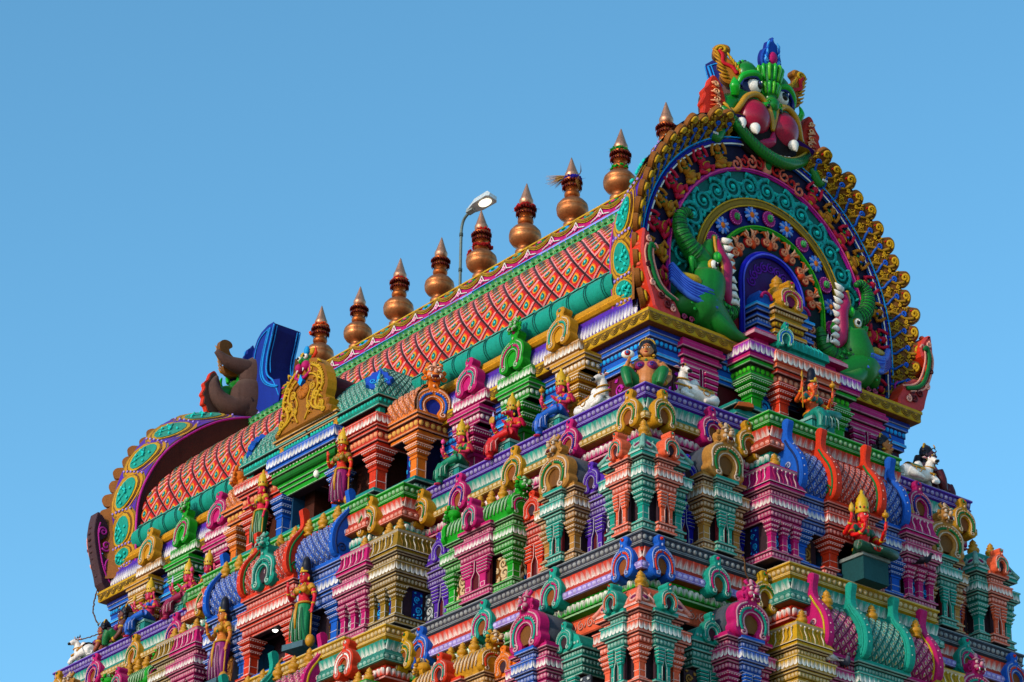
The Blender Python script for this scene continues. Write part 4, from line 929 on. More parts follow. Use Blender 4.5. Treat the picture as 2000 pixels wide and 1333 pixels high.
def gable(near):
    F=TR(-1.45,WC,0)@RZ(PI/2) if near else TR(-LEN+1.45,WC,0)@RZ(-PI/2)
    mb=MB()
    fill(mb,4.0,4.02,2.32,.05,.8,'browndk'); fill(mb,3.82,4.02,2.33,.0,.06,H('1c1430'))
    ring(mb,3.9,4.02,2.35,.10,'blue',-.03); ring(mb,3.98,4.02,2.35,.02,'bluel',-.12); ring(mb,3.83,4.02,2.35,.022,'white',-.1); ring(mb,3.89,4.02,2.35,.045,H('2a2a90'),-.09)
    fill(mb,3.14,4.12,2.34,-.03,.0,'tealdk'); ring(mb,3.14,4.12,2.34,.065,H('b8379c'),-.06); ring(mb,3.14,4.12,2.34,.025,'pink',-.12)
    fill(mb,2.28,4.3,2.34,-.06,-.02,H('14206a')); ring(mb,2.28,4.3,2.34,.10,'olive',-.08); ring(mb,2.37,4.3,2.34,.022,'yellow',-.14); ring(mb,2.19,4.3,2.34,.022,'yellow',-.14)
    fill(mb,1.67,4.26,2.34,-.09,-.05,H('102a30')); ring(mb,1.67,4.26,2.34,.065,H('169c3c'),-.12); ring(mb,1.70,4.26,2.34,.02,'lime',-.17)
    mb.put(cprism([(-1.8,2.33),(1.8,2.33),(1.45,3.3),(-1.45,3.3)],-.13,-.05,H('8c2434'),H('8c2434')))
    fill(mb,.98,4.26,2.34,-.13,-.09,H('3a1a5c')); ring(mb,.98,4.26,2.6,.085,H('2a34b8'),-.17); ring(mb,.96,4.26,2.6,.025,H('6a70e0'),-.24)
    # teal scroll frieze
    for i in range(15):
        t=PI*(i+.5)/15; R=2.74; cx,cz=R*math.cos(t),4.16+R*1.04*math.sin(t); rr=.33; d=1 if i%2 else -1
        mb.put(ctube(spiral(cx,cz,rr,1.9,t,d,-.06,26,.12),[.06-.035*k/26 for k in range(27)],H('14a8a0'),5,.9,up=(0,1,0)))
        mb.put(cell(.06,.05,.06,H('5adcd0'),8,5,(cx,-.09,cz)))
        for k in range(9):
            a=t+d*k*.62; x2,z2=cx+(rr+.09)*math.cos(a),cz+(rr+.09)*math.sin(a); x1,z1=cx+rr*.72*math.cos(a-.3*d),cz+rr*.72*math.sin(a-.3*d)
            mb.put(ctube([(x1,-.05,z1),((x1+x2)/2,-.09,(z1+z2)/2),(x2,-.04,z2)],[.02,.05,.01],H('0e8a8c') if k%2 else H('2cc4b8'),4,.8,up=(0,1,0)))
    # salmon floral cluster band
    for i in range(7):
        t=PI*(i+.5)/7; R=1.33; M_=TR(R*math.cos(t),-.1,4.26+R*math.sin(t))@RY(PI/2-t)
        for s in(-1,1):
            mb.put(ctube(spiral(s*.14,0,.12,1.5,PI/2,s,-.05,16),.032,H('f0a080'),5,.9,up=(0,1,0)),M_); mb.put(cell(.13,.06,.13,H('c8402c'),9,5,(s*.14,0,0)),M_)
            for k in range(4): mb.put(ctube([(s*.05,0,.08),(s*(.10+.05*k),-.07,.22),(s*(.08+.08*k),-.04,.33-.05*k)],[.02,.04,.015],H('e87858') if k%2 else H('f4b898'),4),M_)
        mb.put(cell(.09,.08,.14,H('e8684c'),8,5,(0,-.02,-.05)),M_)
    for z_,s in [(3.75,1),(3.3,-1),(2.95,1)]:
        for q in(-1,1): mb.put(cell(.15,.07,.15,H('c8402c'),9,5,(q*1.28,-.1,z_))); mb.put(ctube(spiral(q*1.28,z_,.14,1.5,PI/2,q*s,-.16,16),.03,H('f4b898'),5,.9,up=(0,1,0)))
    # purple scrolls inside the niche
    for i in range(9):
        t=PI*(i+.5)/9; mb.put(ctube(spiral(.62*math.cos(t),4.3+.62*math.sin(t),.14,1.5,t,1,-.14,14),.022,H('6a35a0'),4,.8,up=(0,1,0)))
    # crown piece under the mask
    for s in(-1,1):
        for k in range(4): mb.put(ctube(spiral(s*(.30+.24*k),7.66-.03*k-.02*k*k,.19,1.3,PI/2,s,-.12,14),.035,H('ec8c78') if k%2 else H('c84848'),5,.9,up=(0,1,0)))
    mb.put(cell(.2,.1,.25,H('f0a088'),12,6,(0,-.06,7.72))); mb.put(cell(.11,.12,.15,'mgreen',10,6,(0,-.1,7.72)))
    G=part('gable_arch',mb,TOWER,M=F)
    # side band with medallions
    mb=MB()
    A=spl([(p[0],0,p[1]) for p in OA],5); B=spl([(p[0],0,p[1]) for p in OB],5)
    for s in(-1,1):
        vs=[];fs=[];cs=[]
        sec=[(0,-.29,0),(.30,.12,0),(.62,.45,0),(.9,.72,0),(1,.80,0)]
        for k in range(len(A)):
            for t,y,_ in sec:
                a=A[k][0]*(1-t)+B[k][0]*t; z_=A[k][2]*(1-t)+B[k][2]*t; bul=.03*math.sin(PI*t)
                vs.append((s*(WC-a+bul),y,z_+bul*.5))
            # inner face back to the roof
            vs.append((s*(WC-B[k][0]-.30),.78,B[k][2]-.22))
        n=len(sec)+1
        for k in range(len(A)-1):
            for j in range(n-1): fs.append((k*n+j,k*n+j+1,(k+1)*n+j+1,(k+1)*n+j)); cs.append([C('purple'),C('purple'),C('purple'),H('4a3030'),C('dark')][j])
        mb.add(vs,fs,cs)
        def on(k,t,h=.02):
            k=max(0,min(len(A)-1.001,k)); i=int(k); f=k-i
            pa=A[i]*(1-f)+A[i+1]*f; pb=B[i]*(1-f)+B[i+1]*f; a=pa[0]*(1-t)+pb[0]*t; z_=pa[2]*(1-t)+pb[2]*t
            d=(A[i+1]-A[i]); nn=np.array([-d[2],0,d[0]]); nn/=np.linalg.norm(nn)+1e-9
            if nn[0]<0 and nn[2]<0: nn=-nn
            bul=.03*math.sin(PI*t)
            x=WC-a+bul; z_+=bul*.5
            return (s*(x+h*abs(d[2])/np.linalg.norm(d)),-.29+1.09*t,z_+h*abs(d[0])/np.linalg.norm(d))
        mb.put(ctube([on(k*.5,1.0,.0) for k in range(2*len(A)-1)],.035,H('c050a0'),5))
        K_=len(A)-1; nm=8; step=K_/nm
        for m_ in range(nm):
            kc=(m_+.55)*step
            def blob(sr,sh,col,h,wob=.0,cx=.5):
                pts=[]
                for q in range(14):
                    th=2*PI*q/14; pts.append(on(kc+sr*step*.5*math.sin(th)+.55*math.cos(th)*sh*step*.3,cx+sh*.53*math.cos(th),h))
                return pts
            for sr,sh,col,h in [(1.22,.98,'olive',.022),(1.12,.88,'gold',.034),(.94,.74,'umber',.046),(.88,.66,'yellow',.058),(.76,.54,'teal',.07)]:
                p=blob(sr,sh,col,h); mb.add(p,[tuple(range(14))],C(col))
            for q in range(9):
                th=q*2.4; r_=.08+.20*(q%3)/2; c0=on(kc+r_*step*1.0*math.sin(th),.44+r_*math.cos(th)*.8,.085); mb.put(cell(.035,.05,.05,'tealt',6,4,c0))
            mb.put(ctube([on(kc-.25*step,.3,.085),on(kc,.5,.09),on(kc+.25*step,.38,.085)],.016,C('tealt'),4))
            for t in range(6): c0=on((m_+1.05)*step+.25,.15+t*.13,.05); mb.put(cell(.035,.04,.04,'lilac',6,4,c0))
    part('medallion_band',mb,TOWER,M=F)
    # flames
    def flame(k):
        m=MB(); g=H('a88434'); gl=H('d0a850')
        ol=[(-.20,0),(.20,0),(.27,.2),(.25,.35),(.31,.5),(.26,.66),(.28,.8),(.2,.97),(.05,1.06),(-.1,1.02),(-.16,.9),(-.2,.72),(-.17,.6),(-.27,.42),(-.2,.25)]
        ol=[(float(a),float(b)) for a,b in spl(ol,3,True)]; m.put(cprism(ol,-.02,.13,H('94603c'),H('7a5220'),.03))
        m.put(ctube([(x,-.04,z_) for x,z_ in spl([(-.12,0),(-.14,.22),(-.02,.45),(.12,.62),(.15,.85)],4)],.045,g,5,.8,up=(0,1,0)))
        m.put(ctube(spiral(.05,.90,.12,1.4,0,1,-.05,18),.045,gl,5,.8,up=(0,1,0)))
        m.put(ctube([(x,-.06,z_) for x,z_ in spl([(.06,0),(.12,.2),(.04,.36),(-.02,.5)],4)],.036,C('blue'),5,.8,up=(0,1,0))); m.put(ctube(spiral(-.02,.58,.08,1.3,0,1,-.06,14),.03,H('2c6cd0'),5,.8,up=(0,1,0)))
        for q,(x,z_,r,d) in enumerate([(-.16,.36,.07,1),(.2,.32,.07,-1),(-.13,.66,.06,1),(.22,.6,.06,-1),(-.12,.14,.06,1),(.16,.1,.05,-1)]): m.put(ctube(spiral(x,z_,r,1.2,0 if d>0 else PI,d,-.05,10),.026,gl if q%2 else g,5,.8,up=(0,1,0)))
        for q in range(5): m.put(ctube([(.16+.015*q,-.03,.12+.15*q),(.27-.005*q,-.04,.18+.155*q)],[.032,.012],g,4)); m.put(ctube([(-.15-.01*q,-.03,.12+.15*q),(-.25+.02*q,-.04,.18+.155*q)],[.032,.012],gl,4))
        m.put(cell(.025,.03,.03,'mgreen',6,4,(.03,-.07,.2))); m.put(cell(.03,.02,.05,H('b03020'),6,4,(-.06,-.05,.82)))
        return m
    fm=flame(0).mesh('flame_crest',PAINT)
    for i in range(38):
        t=PI*(-.09+1.18*i/37)
        if 73<math.degrees(t)<107: continue
        R=3.97; M_=TR(R*math.cos(t),-.0,4.02+R*1.06*math.sin(t))@RY(PI/2-t)@RX(.82)
        if t>PI/2: M_=M_@SCL(-1,1,1)
        link('flame_crest',fm,G,M_@SCL(.92,.9,.80 if i%2 else .72))
    for sd in(1,-1):
        vs=[];fs=[]; pts=[(p,q) for p,q in zip(hs(4.0,4.02,2.6),hs(4.42,4.02,2.6)) if p[0]*sd>0 and not (abs(p[0])<1.45 and p[1]>6)]
        for (a,b),(a1,b1) in pts: vs+=[(a,.02,b),(a1,-.38,b1),(a1,-.30,b1),(a,.14,b)]
        for k_ in range(len(pts)-1):
            for q in range(3): fs.append((k_*4+q,k_*4+q+1,k_*4+q+5,k_*4+q+4))
        sk=MB(); sk.add(vs,fs,[H('5c1c18') if f%3==0 else H('94603c') for f in range(len(fs))]); link('flame_backing',sk.mesh('flame_backing',PAINT),G)
    def rel(c):
        m=MB(); A=m.put; c=C(c); L=lt(c,.25)
        A(cell(.075,.07,.09,c,8,6,(0,-.06,.50))); A(cell(.11,.08,.13,c,8,6,(0,-.03,.32))); A(cell(.14,.10,.11,c,9,6,(0,-.05,.17)))
        for s in(-1,1):
            A(ctube([(s*.10,-.03,.40),(s*.19,-.06,.36),(s*.18,-.08,.48),(s*.13,-.1,.60)],[.045,.04,.035,.035],c,6)); A(ctube([(s*.08,-.02,.12),(s*.2,-.08,.08),(s*.08,-.12,.02)],[.07,.06,.04],c,6))
            A(cell(.03,.02,.03,K['blue'] if s>0 else K['mgreen'],6,4,(s*.06,-.12,.36))); A(cell(.012,.01,.012,K['black'],5,3,(s*.03,-.13,.51)))
        A(ctube([(.1*math.cos(q),-.13,.2+.05*math.sin(q)) for q in np.linspace(0,PI,6)],.014,C('yellow'),4)); A(ctube([(.1*math.cos(q),-.08,.42-.08*math.sin(q)) for q in np.linspace(0,PI,6)],.018,C('mgreen'),4))
        A(cell(.08,.06,.04,C('gold'),8,4,(0,-.05,.58))); A(cell(.09,.07,.05,C('yellow'),8,4,(0,-.06,.06)))
        return m.mesh('relief_figure',PAINT)
    r1,r2=rel(H('c8864a')),rel(H('d83858'))
    k=0
    for i in range(22):
        deg=-17+214*i/21; 
        if 74<deg<106: continue
        t=math.radians(deg); R=3.2
        link('relief_figure',r1 if i%2 else r2,G,TR(R*math.cos(t),-.0,4.08+R*1.065*math.sin(t))@RY(PI/2-t)@SCL(1.2,1.15,1.06))
    def flower(c,c2,cc):
        m=MB()
        for q in range(12): m.put(cell(.05,.03,.10,C(c) if q%2 else lt(c,.3),6,4,(0,-.03,.13)),RY(q*PI/6))
        m.put(cell(.12,.04,.12,C(c2),12,5)); m.put(cell(.08,.07,.09,C(cc),8,5,(0,-.02,0))); 
        for q in range(12): m.put(cell(.014,.014,.014,K['white'],4,3,(.105*math.cos(q*PI/6),-.045,.105*math.sin(q*PI/6))))
        return m.mesh('flower',PAINT)
    f1=flower(H('2a78d0'),'bluedk','orange')
    m=MB(); m.put(clathe([(.19,0),(.20,.02),(.17,.045),(.12,.03),(.10,.06),(.04,.08)],20,H('a82478')),RX(PI/2))
    for q in range(20): m.put(cell(.02,.02,.02,H('e880b8'),5,3,(.175*math.cos(q*PI/10),-.04,.175*math.sin(q*PI/10))))
    m.put(cell(.085,.05,.095,H('189048'),10,6,(0,-.07,0)))
    for q in range(5): m.put(ctube([(-.06+.03*q,-.115+.01*abs(q-2),-.07),(-.06+.03*q,-.125+.01*abs(q-2),.07)],.006,H('9ae0a0'),3))
    f2=m.mesh('flower',PAINT)
    for i in range(13):
        t=math.radians(-8+196*i/12); R=1.98; link('flower',f1 if i%2 else f2,G,TR(R*math.cos(t),-.09,4.28+R*math.sin(t))@SCL(1.02))
    # curled tails at the feet
    for s in(-1,1):
        m=MB(); ol=[(3.55,2.32),(4.3,2.32),(4.5,2.7),(4.7,3.3),(4.82,3.9),(4.75,4.5),(4.66,4.42),(4.62,4.45),(4.40,4.15),(4.42,3.85),(4.62,3.7),(4.62,3.45),(4.4,3.2),(4.1,3.15),(3.85,2.95),(3.7,2.7)]
        ol=[(float(a),float(b)) for a,b in spl(ol,2,True)]
        if s<0: ol=[(-a,b) for a,b in ol][::-1]
        m.put(cprism(ol,-.30,.14,C('coral') if near else H('4a3436'),H('c85858'),.05))
        m.put(cprism([(a*.985+s*.06,b*.98+.06) for a,b in ol],.12,.16,H('3a2430'),H('3a2430')))
        g=[(3.8,2.8),(4.15,2.92),(4.38,3.12),(4.55,3.5),(4.62,3.85),(4.55,4.1),(4.45,4.0)]
        m.put(ctube([(s*a,-.33,b) for a,b in spl(g,4)],.06,C('mgreen'),5,.7,up=(0,1,0)))
        for off in(.13,-.12): m.put(ctube([(s*(a+off),-.32,b-.3*off) for a,b in spl(g,4)],.03,H('f0a898'),5,.7,up=(0,1,0)))
        for k,(a,b,r,d) in enumerate([(4.05,2.62,.14,1),(3.85,2.55,.1,-1),(4.25,2.8,.12,1),(4.5,3.05,.09,-1),(4.66,3.5,.09,1),(4.62,4.2,.09,-1)]):
            m.put(ctube(spiral(s*a,b,r,1.4,PI/2,s*d,-.33,14),.028,H('f4b4a4') if k%2 else C('maroon'),5,.8,up=(0,1,0)))
        for k in range(14):
            a,b=[(4.55,2.4),(4.68,2.55),(4.76,2.72),(4.82,2.9),(4.88,3.05),(4.95,3.2),(5.02,3.38),(5.08,3.55),(5.13,3.72),(5.14,3.9),(5.12,4.08),(5.08,4.25),(5.02,4.4),(4.9,4.45)][k]
            m.put(cell(.06,.08,.05,H('e87868') if near else H('4a3436'),6,4,(s*(4.3+(a-4.55)*.86),-.12,b)))
        # scroll lines on the dark back
        pk=H('c050a0')
        for rr,cx_,cz_,d_ in((.30,4.12,3.0,1),(.17,4.42,3.55,-1),(.14,4.55,3.95,1)):
            m.put(ctube([(s*p[0],.18,p[2]) for p in spiral(cx_,cz_,rr,1.5,-.6,d_,0,20)],.03,pk,5,.7,up=(0,1,0)))
        m.put(ctube([(s*a,.175,b) for a,b in spl([(3.75,2.55),(4.15,2.5),(4.42,2.85),(4.6,3.4),(4.7,3.9),(4.66,4.2)],5)],.025,pk,5,.7,up=(0,1,0)))
        link('curled_tail',m.mesh('curled_tail',PAINT),G,TR(0,-.40,0) if s>0 else TR(-.05,-.40,.15)@SCL(.915,1,.92))
    # crocodile beasts
    for s in(-1,1):
        m=MB(); A=m.put; g=H('127c38'); gd=H('0a4034'); gl=H('349a48')
        def T(p,r,c,n=12,flat=1,cols=None): A(ctube([(s*a,y,z_) for a,y,z_ in spl(p,5)],list(np.interp(np.linspace(0,1,(len(p)-1)*5+1),np.linspace(0,1,len(r)),r)),c,n,flat))
        T([(-3.15,-.3,2.75),(-2.85,-.35,3.0),(-2.5,-.4,3.0),(-2.0,-.35,2.75),(-1.5,-.3,2.5)],[.1,.42,.52,.42,.3],g)
        T([(-2.7,-.35,2.85),(-2.4,-.45,3.3),(-2.25,-.4,3.8)],[.4,.46,.42],g)
        A(cell(.42,.34,.42,g,14,9,(s*-2.25,-.32,3.95)))
        tr=[(-2.25,-.3,4.15),(-2.45,-.34,4.3),(-2.75,-.34,4.5),(-2.98,-.32,4.85),(-3.0,-.32,5.2),(-2.8,-.32,5.38),(-2.62,-.32,5.3)]
        T(tr,[.30,.27,.22,.18,.15,.11,.06],g)
        def rings(path,rad,k0,k1,cs,q=6,ra=.012,bul=1.02):
            Q=spl(path,q); R_=np.interp(np.linspace(0,1,len(Q)),np.linspace(0,1,len(rad)),rad)
            for k in range(k0,min(k1,len(Q)-1)):
                t=Q[k+1]-Q[k-1]; t/=np.linalg.norm(t); n1=np.array([0,-1,0.])-t*(-t[1]); n1/=np.linalg.norm(n1); n2=np.cross(t,n1)
                A(ctube([(s*v[0],v[1],v[2]) for v in [Q[k]+bul*R_[k]*(math.cos(a)*n1+math.sin(a)*n2) for a in np.linspace(-1.5,1.5,7)]],ra,cs[k%len(cs)],4))
        rings(tr,[.30,.27,.22,.18,.15,.11,.06],8,35,[gd,gl])
        rings([(-2.2,-.3,3.4),(-1.85,-.36,3.12),(-1.5,-.36,3.25),(-1.35,-.34,3.75)],[.3,.26,.2,.08],3,17,[gd,g,gl],ra=.014)
        for k in range(90):
            a_=-3.0+.14*(k%11)+.07*((k//11)%2); z_=2.75+.13*(k//11); 
            A(cell(.055,.03,.045,gl if (k*7)%3 else gd,6,4,(s*a_,-.74+.10*abs(z_-3.1)+.12*abs(a_+2.4),z_))) if abs(a_+2.4)*.8+abs(z_-3.0)<.62 else None
        T([(-2.25,-.3,4.1),(-2.2,-.34,4.5),(-2.1,-.34,4.85)],[.30,.2,.1],g)
        T([(-2.2,-.3,3.4),(-1.85,-.36,3.12),(-1.5,-.36,3.25),(-1.35,-.34,3.75)],[.3,.26,.2,.08],g)
        T([(-2.02,-.5,4.85),(-2.0,-.55,4.5),(-1.85,-.58,4.2),(-1.85,-.58,3.8),(-1.82,-.55,3.5),(-1.65,-.5,3.28)],[.06,.13,.16,.15,.15,.08],H('a81c5c'),8)
        T([(-2.12,-.52,4.9),(-2.12,-.58,4.5),(-1.98,-.62,4.2),(-1.99,-.62,3.8),(-1.95,-.6,3.5)],[.04]*5,C('gold'),6)
        for k in range(9):
            f=k/8; a=-1.9+.2*f; z_=4.85-1.5*f; A(ctube([(s*a,-.55,z_),(s*(a+.14),-.6,z_+.02),(s*(a+.26),-.6,z_+.09 if k<5 else z_-.04)],[.085,.07,.01],K['white'],7))
        for k in range(4): A(ctube([(s*(-1.72+.1*k),-.5,3.38-.02*k),(s*(-1.70+.1*k),-.56,3.52)],[.045,.008],K['white'],6))
        A(cell(.13,.08,.15,K['yellow'],10,6,(s*-2.3,-.63,4.05))); A(cell(.105,.08,.12,K['white'],10,6,(s*-2.29,-.665,4.05))); A(cell(.055,.05,.065,K['black'],8,5,(s*-2.26,-.72,4.04))); A(cell(.02,.02,.02,K['white'],5,3,(s*-2.25,-.765,4.07)))
        for z_,a in((4.32,-2.12),(3.78,-2.08),(3.55,-2.2)): A(cell(.12,.08,.15,H('1e9a48'),9,6,(s*a,-.62,z_))); A(cell(.07,.05,.09,H('58c858'),8,5,(s*a,-.67,z_)))
        T([(-2.62,-.4,3.95),(-2.75,-.45,4.15),(-2.7,-.4,3.8)],[.06,.09,.02],gl,7)
        T([(-2.4,-.6,2.85),(-2.1,-.7,2.55),(-1.7,-.75,2.4),(-1.45,-.72,2.42)],[.22,.2,.14,.1],g)
        for k in range(3): A(cell(.1,.1,.06,gl,7,5,(s*(-1.38+.02*k),-.78+.08*k,2.38)))
        for k in range(11):
            f=k/10; T([(-3.45,-.5,3.75-.35*f),(-3.1+.1*f,-.68,3.35-.35*f),(-2.5+.15*f,-.85,3.25-.35*f+.06*math.sin(k))],[.08,.09,.04],H('2038a0') if k%2 else H('5878d0'),5)
        T([(-3.2,-.58,3.55),(-2.85,-.66,3.48),(-2.6,-.62,3.4)],[.05,.12,.05],H('c8a850'),7)
        for k in range(8): A(ctube(spiral(s*(-3.0+.22*(k%4)),2.42+.16*(k//4),.08,1.2,0,s,-.45,10),.028,H('c05a78'),4,.8,up=(0,1,0)))
        link('crocodile_relief',m.mesh('crocodile_relief',GLOSS),G)
    # monster mask on the crown of the arch
    m=MB(); A=m.put; g=H('108038'); gl=H('3cb04c'); gd=H('0b4a38')
    def T(p,r,c,n=10,flat=1,up=None,q=5): A(ctube(spl(p,q),list(np.interp(np.linspace(0,1,(len(p)-1)*q+1),np.linspace(0,1,len(r)),r)),C(c),n,flat,up=up))
    A(cell(1.15,.42,.75,g,18,10,(0,.15,8.95))); A(cell(.8,.4,.7,g,16,10,(0,.2,9.6))); pass
    mb_=None
    BK=H('54403a'); back=[]
    for s in(-1,1):
        near or back.append((BK,[(s*.3,.46,9.95),(s*.85,.42,9.98),(s*1.25,.36,10.05),(s*1.62,.28,10.3)],[.32,.25,.18,.07])); back.append((BK,[(s*.6,.46,8.8),(s*1.0,.44,8.6),(s*1.42,.36,8.78),(s*1.60,.3,9.15),(s*1.52,.28,9.5)],[.46,.34,.25,.17,.05]))
        pass
    for s in(-1,1):
        A(cell(.46,.26,.44,g,14,9,(s*.55,.06,9.30)))
        A(cell(.38,.22,.36,g,12,8,(s*.98,.10,9.05)))
        # eyebrow domes
        A(cell(.30,.26,.34,g,14,9,(s*.52,.0,10.10))); T([(s*.2,-.18,9.9),(s*.5,-.32,9.99),(s*.82,-.2,9.86),(s*.9,-.1,9.6)],[.07,.09,.09,.05],gl); T([(s*.2,-.16,9.83),(s*.5,-.30,9.92),(s*.8,-.2,9.8),(s*.86,-.14,9.6)],[.045]*4,'bluedk')
        A(cell(.36,.1,.30,H('18184c'),12,7,(s*.50,-.10,9.70)))
        for k in range(12): q=PI*k/11; A(cell(.05,.05,.05,H('58c058') if k%2 else gd,6,4,(s*.52+.32*math.cos(q),-.0,10.12+.33*math.sin(q))))
        # ears
        T([(s*1.0,-.1,9.3),(s*1.1,-.2,9.5),(s*1.08,-.15,9.75)],[.1,.13,.02],gl,8,.6)
        # lips
        T([(s*1.26,-.06,8.86),(s*1.08,-.16,8.80),(s*.96,-.24,8.98),(s*.80,-.30,9.25),(s*.47,-.33,9.40),(s*.16,-.33,9.2),(s*.05,-.35,8.88),(s*.0,-.32,8.58)],[.05,.08,.08,.08,.08,.08,.07,.05],H('c89a30'),8)
    # nose, brow cup, plume
    A(cell(.16,.2,.2,g,12,8,(0,-.20,9.52))); A(cell(.19,.22,.22,g,12,8,(0,-.28,9.30)))
    for s in(-1,1): A(cell(.15,.16,.15,gl,12,8,(s*.2,-.26,9.24))); A(cell(.05,.05,.06,K['black'],6,4,(s*.2,-.40,9.17))); T([(s*.12,-.40,9.32),(s*.2,-.43,9.35),(s*.28,-.38,9.27)],[.015]*3,'lime',5)
    T([(0,-.30,9.1),(0,-.30,8.9),(0,-.26,8.7)],[.13,.12,.08],g)
    A(clathe([(.17,0),(.21,.1),(.25,.3),(.23,.36),(.28,.5),(.33,.78),(.30,.82),(.1,.84)],18,g),TR(0,-.22,9.52))
    for k in range(14):
        q=2*PI*k/14; c_,s_=math.cos(q),math.sin(q); T([(.20*c_,-.22+.2*s_,9.57),(.26*c_,-.22+.26*s_,9.82),(.24*c_,-.22+.24*s_,9.87)],[.025,.05,.02],gl if k%2 else 'lime',5,q=3); T([(.26*c_,-.22+.26*s_,9.92),(.34*c_,-.22+.34*s_,10.25),(.3*c_,-.22+.3*s_,10.34)],[.03,.055,.03],'lime' if k%2 else gl,5,q=3)
    M0=m; mbk=MB()
    mbk.put(cell(1.15,.5,.85,BK,18,10,(0,.5,8.95))); mbk.put(cell(.85,.45,.75,BK,16,10,(0,.46,9.75)))
    for c_,p_,r_ in back: mbk.put(ctube(spl(p_,5),list(np.interp(np.linspace(0,1,(len(p_)-1)*5+1),np.linspace(0,1,len(r_)),r_)),c_,12))
    o=part('monster_mask',m,TOWER,GLAZE,M=F)
    link('mask_back',mbk.mesh('mask_back',PLAIN),o)
    mo=MB(); mo.put(cell(1.02,.24,.60,H('1c0810'),18,9,(0,-.06,8.36))); link('mouth',mo.mesh('mouth',PLAIN),o)
    m=MB(); A=m.put; pl=[(-.12,0),(.12,0),(.3,.15),(.34,.35),(.28,.55),(.2,.62),(.16,.8),(.06,.86),(0,.98),(-.06,.86),(-.16,.8),(-.2,.62),(-.28,.55),(-.34,.35),(-.3,.15)]
    pl=[(float(a),float(b)) for a,b in spl(pl,3,True)]; A(cprism(pl,-.07,.08,C('bluedk'),H('1c58b0'),.04)); A(cell(.13,.08,.17,C('magenta'),12,7,(0,-.1,.38)))
    for s in(-1,1):
        for k in range(6): A(ctube([(s*(.1+.02*k),-.09,.12+.1*k),(s*(.22-.01*k),-.1,.2+.11*k),(s*(.27-.03*k),-.08,.3+.11*k)],[.02,.035,.01],H('6ab0f0') if k%2 else H('2a70cc'),5))
        A(ctube(spiral(s*.2,.3,.07,1.2,0,s,-.1,12),.02,H('90c8f4'),5))
    link('plume',m.mesh('plume',PAINT),o,TR(0,-.24,10.22)@RX(.12))
    for s in(-1,1):
        m=MB(); A=m.put
        A(cell(.23,.2,.2,K['white'],14,9)); A(cell(.115,.1,.115,K['black'],12,8,(-.02*s+.03,-.135,0))); A(cell(.05,.05,.05,H('1c3870'),8,5,(.03,-.2,.02))); A(cell(.025,.02,.03,K['white'],6,4,(.06,-.235,.05)))
        link('eye',m.mesh('eye',GLAZE),o,TR(s*.44,-.14,9.72))
        m=MB(); A=m.put
        A(cell(.47,.42,.50,H('a81848'),20,14)); A(cell(.07,.05,.07,H('d04a90'),10,6,(.0,-.35,.06)))
        for k in range(14): q=2*PI*k/14; A(ctube([(.11*math.cos(q),-.352+.02,.06+.11*math.sin(q)),(.2*math.cos(q),-.33+.02,.06+.2*math.sin(q))],.014,H('d860a0'),4))
        link('cheek',m.mesh('cheek',GLAZE),o,TR(s*.465,-.10,8.84))
        m=MB(); 
        m.put(clathe([(.15,0),(.16,.06),(.14,.14),(.08,.24),(.01,.34)],12,K['white']),RX(PI*.86)); 
        link('tusk',m.mesh('tusk',GLOSS),o,TR(s*.62,-.34,8.46)@RZ(s*.2)@SCL(.85))
        if s<0: link('tusk',bpy.data.meshes[m.ch and 'tusk'],o,TR(-.95,-.22,8.55)@SCL(.8))
        # side scrolls: leaf ear and crest horn
        m=MB(); ol=[(0,0),(.32,-.05),(.42,.15),(.5,.2),(.46,.4),(.52,.5),(.42,.7),(.44,.85),(.3,1.0),(.22,1.2),(.1,1.28),(0,1.15),(-.08,.9),(-.12,.5),(-.1,.2)]
        ol=[(float(a),float(b)) for a,b in spl(ol,3,True)]; m.put(cprism(ol,-.05,.16,C('coral'),H('c84c38'),.04)); m.put(cprism([(a*.9+.02,b*.93+.03) for a,b in ol],.16,.19,H('54403a'),H('54403a')))
        for k in range(8): m.put(ctube([(.05,-.08,.1+.12*k),(.2,-.1,.2+.12*k),(.36-.02*k,-.08,.18+.125*k)],[.03,.035,.012],H('f4b090') if k%2 else H('e06850'),5))
        for k in range(5): m.put(ctube(spiral(.12,.2+.2*k,.08,1.2,0,1,-.1,10),.022,H('f8c8a0'),4))
        link('leaf_ear',m.mesh('leaf_ear',PAINT),o,TR(s*1.3,.0,8.42)@RZ(-.25 if s<0 else 0)@SCL(s*1.1,1,1.02)@RY(.1))
        m=MB(); ol=[(0,0),(.25,-.08),(.42,.02),(.48,.2),(.38,.3),(.5,.45),(.46,.62),(.56,.75),(.52,.98),(.36,1.06),(.2,1.0),(.17,.86),(.27,.78),(.22,.62),(.08,.5),(-.02,.3)]
        ol=[(float(a),float(b)) for a,b in spl(ol,3,True)]; m.put(cprism(ol,-.08,.14,C('umber'),H('b07820'),.05)); m.put(ctube([(x,-.11,z_) for x,z_ in spl([(.12,.15),(.2,.35),(.38,.5),(.36,.7),(.42,.85)],4)],.05,H('c83848'),5,.8,up=(0,1,0)))
        m.put(ctube(spiral(.37,.86,.12,1.3,0,1,-.11,14),.035,C('yellow'),5)); 
        for k in range(7): m.put(ctube([(.03+.03*k,-.1,.05+.09*k),(.0+.04*k,-.11,.18+.09*k),(-.04+.05*k,-.09,.24+.09*k)],[.025,.03,.01],C('yellow'),5)); m.put(ctube([(.3+.02*k,-.1,.05+.1*k),(.42+.01*k,-.11,.1+.12*k),(.5+.01*k,-.09,.2+.12*k)],[.025,.03,.01],C('gold'),5))
        link('crest_horn',m.mesh('crest_horn',PAINT),o,TR(s*.66,-.02,9.85)@RZ(-.6 if s<0 else 0)@SCL(s*1.15,1,1.0)@RY(.12))
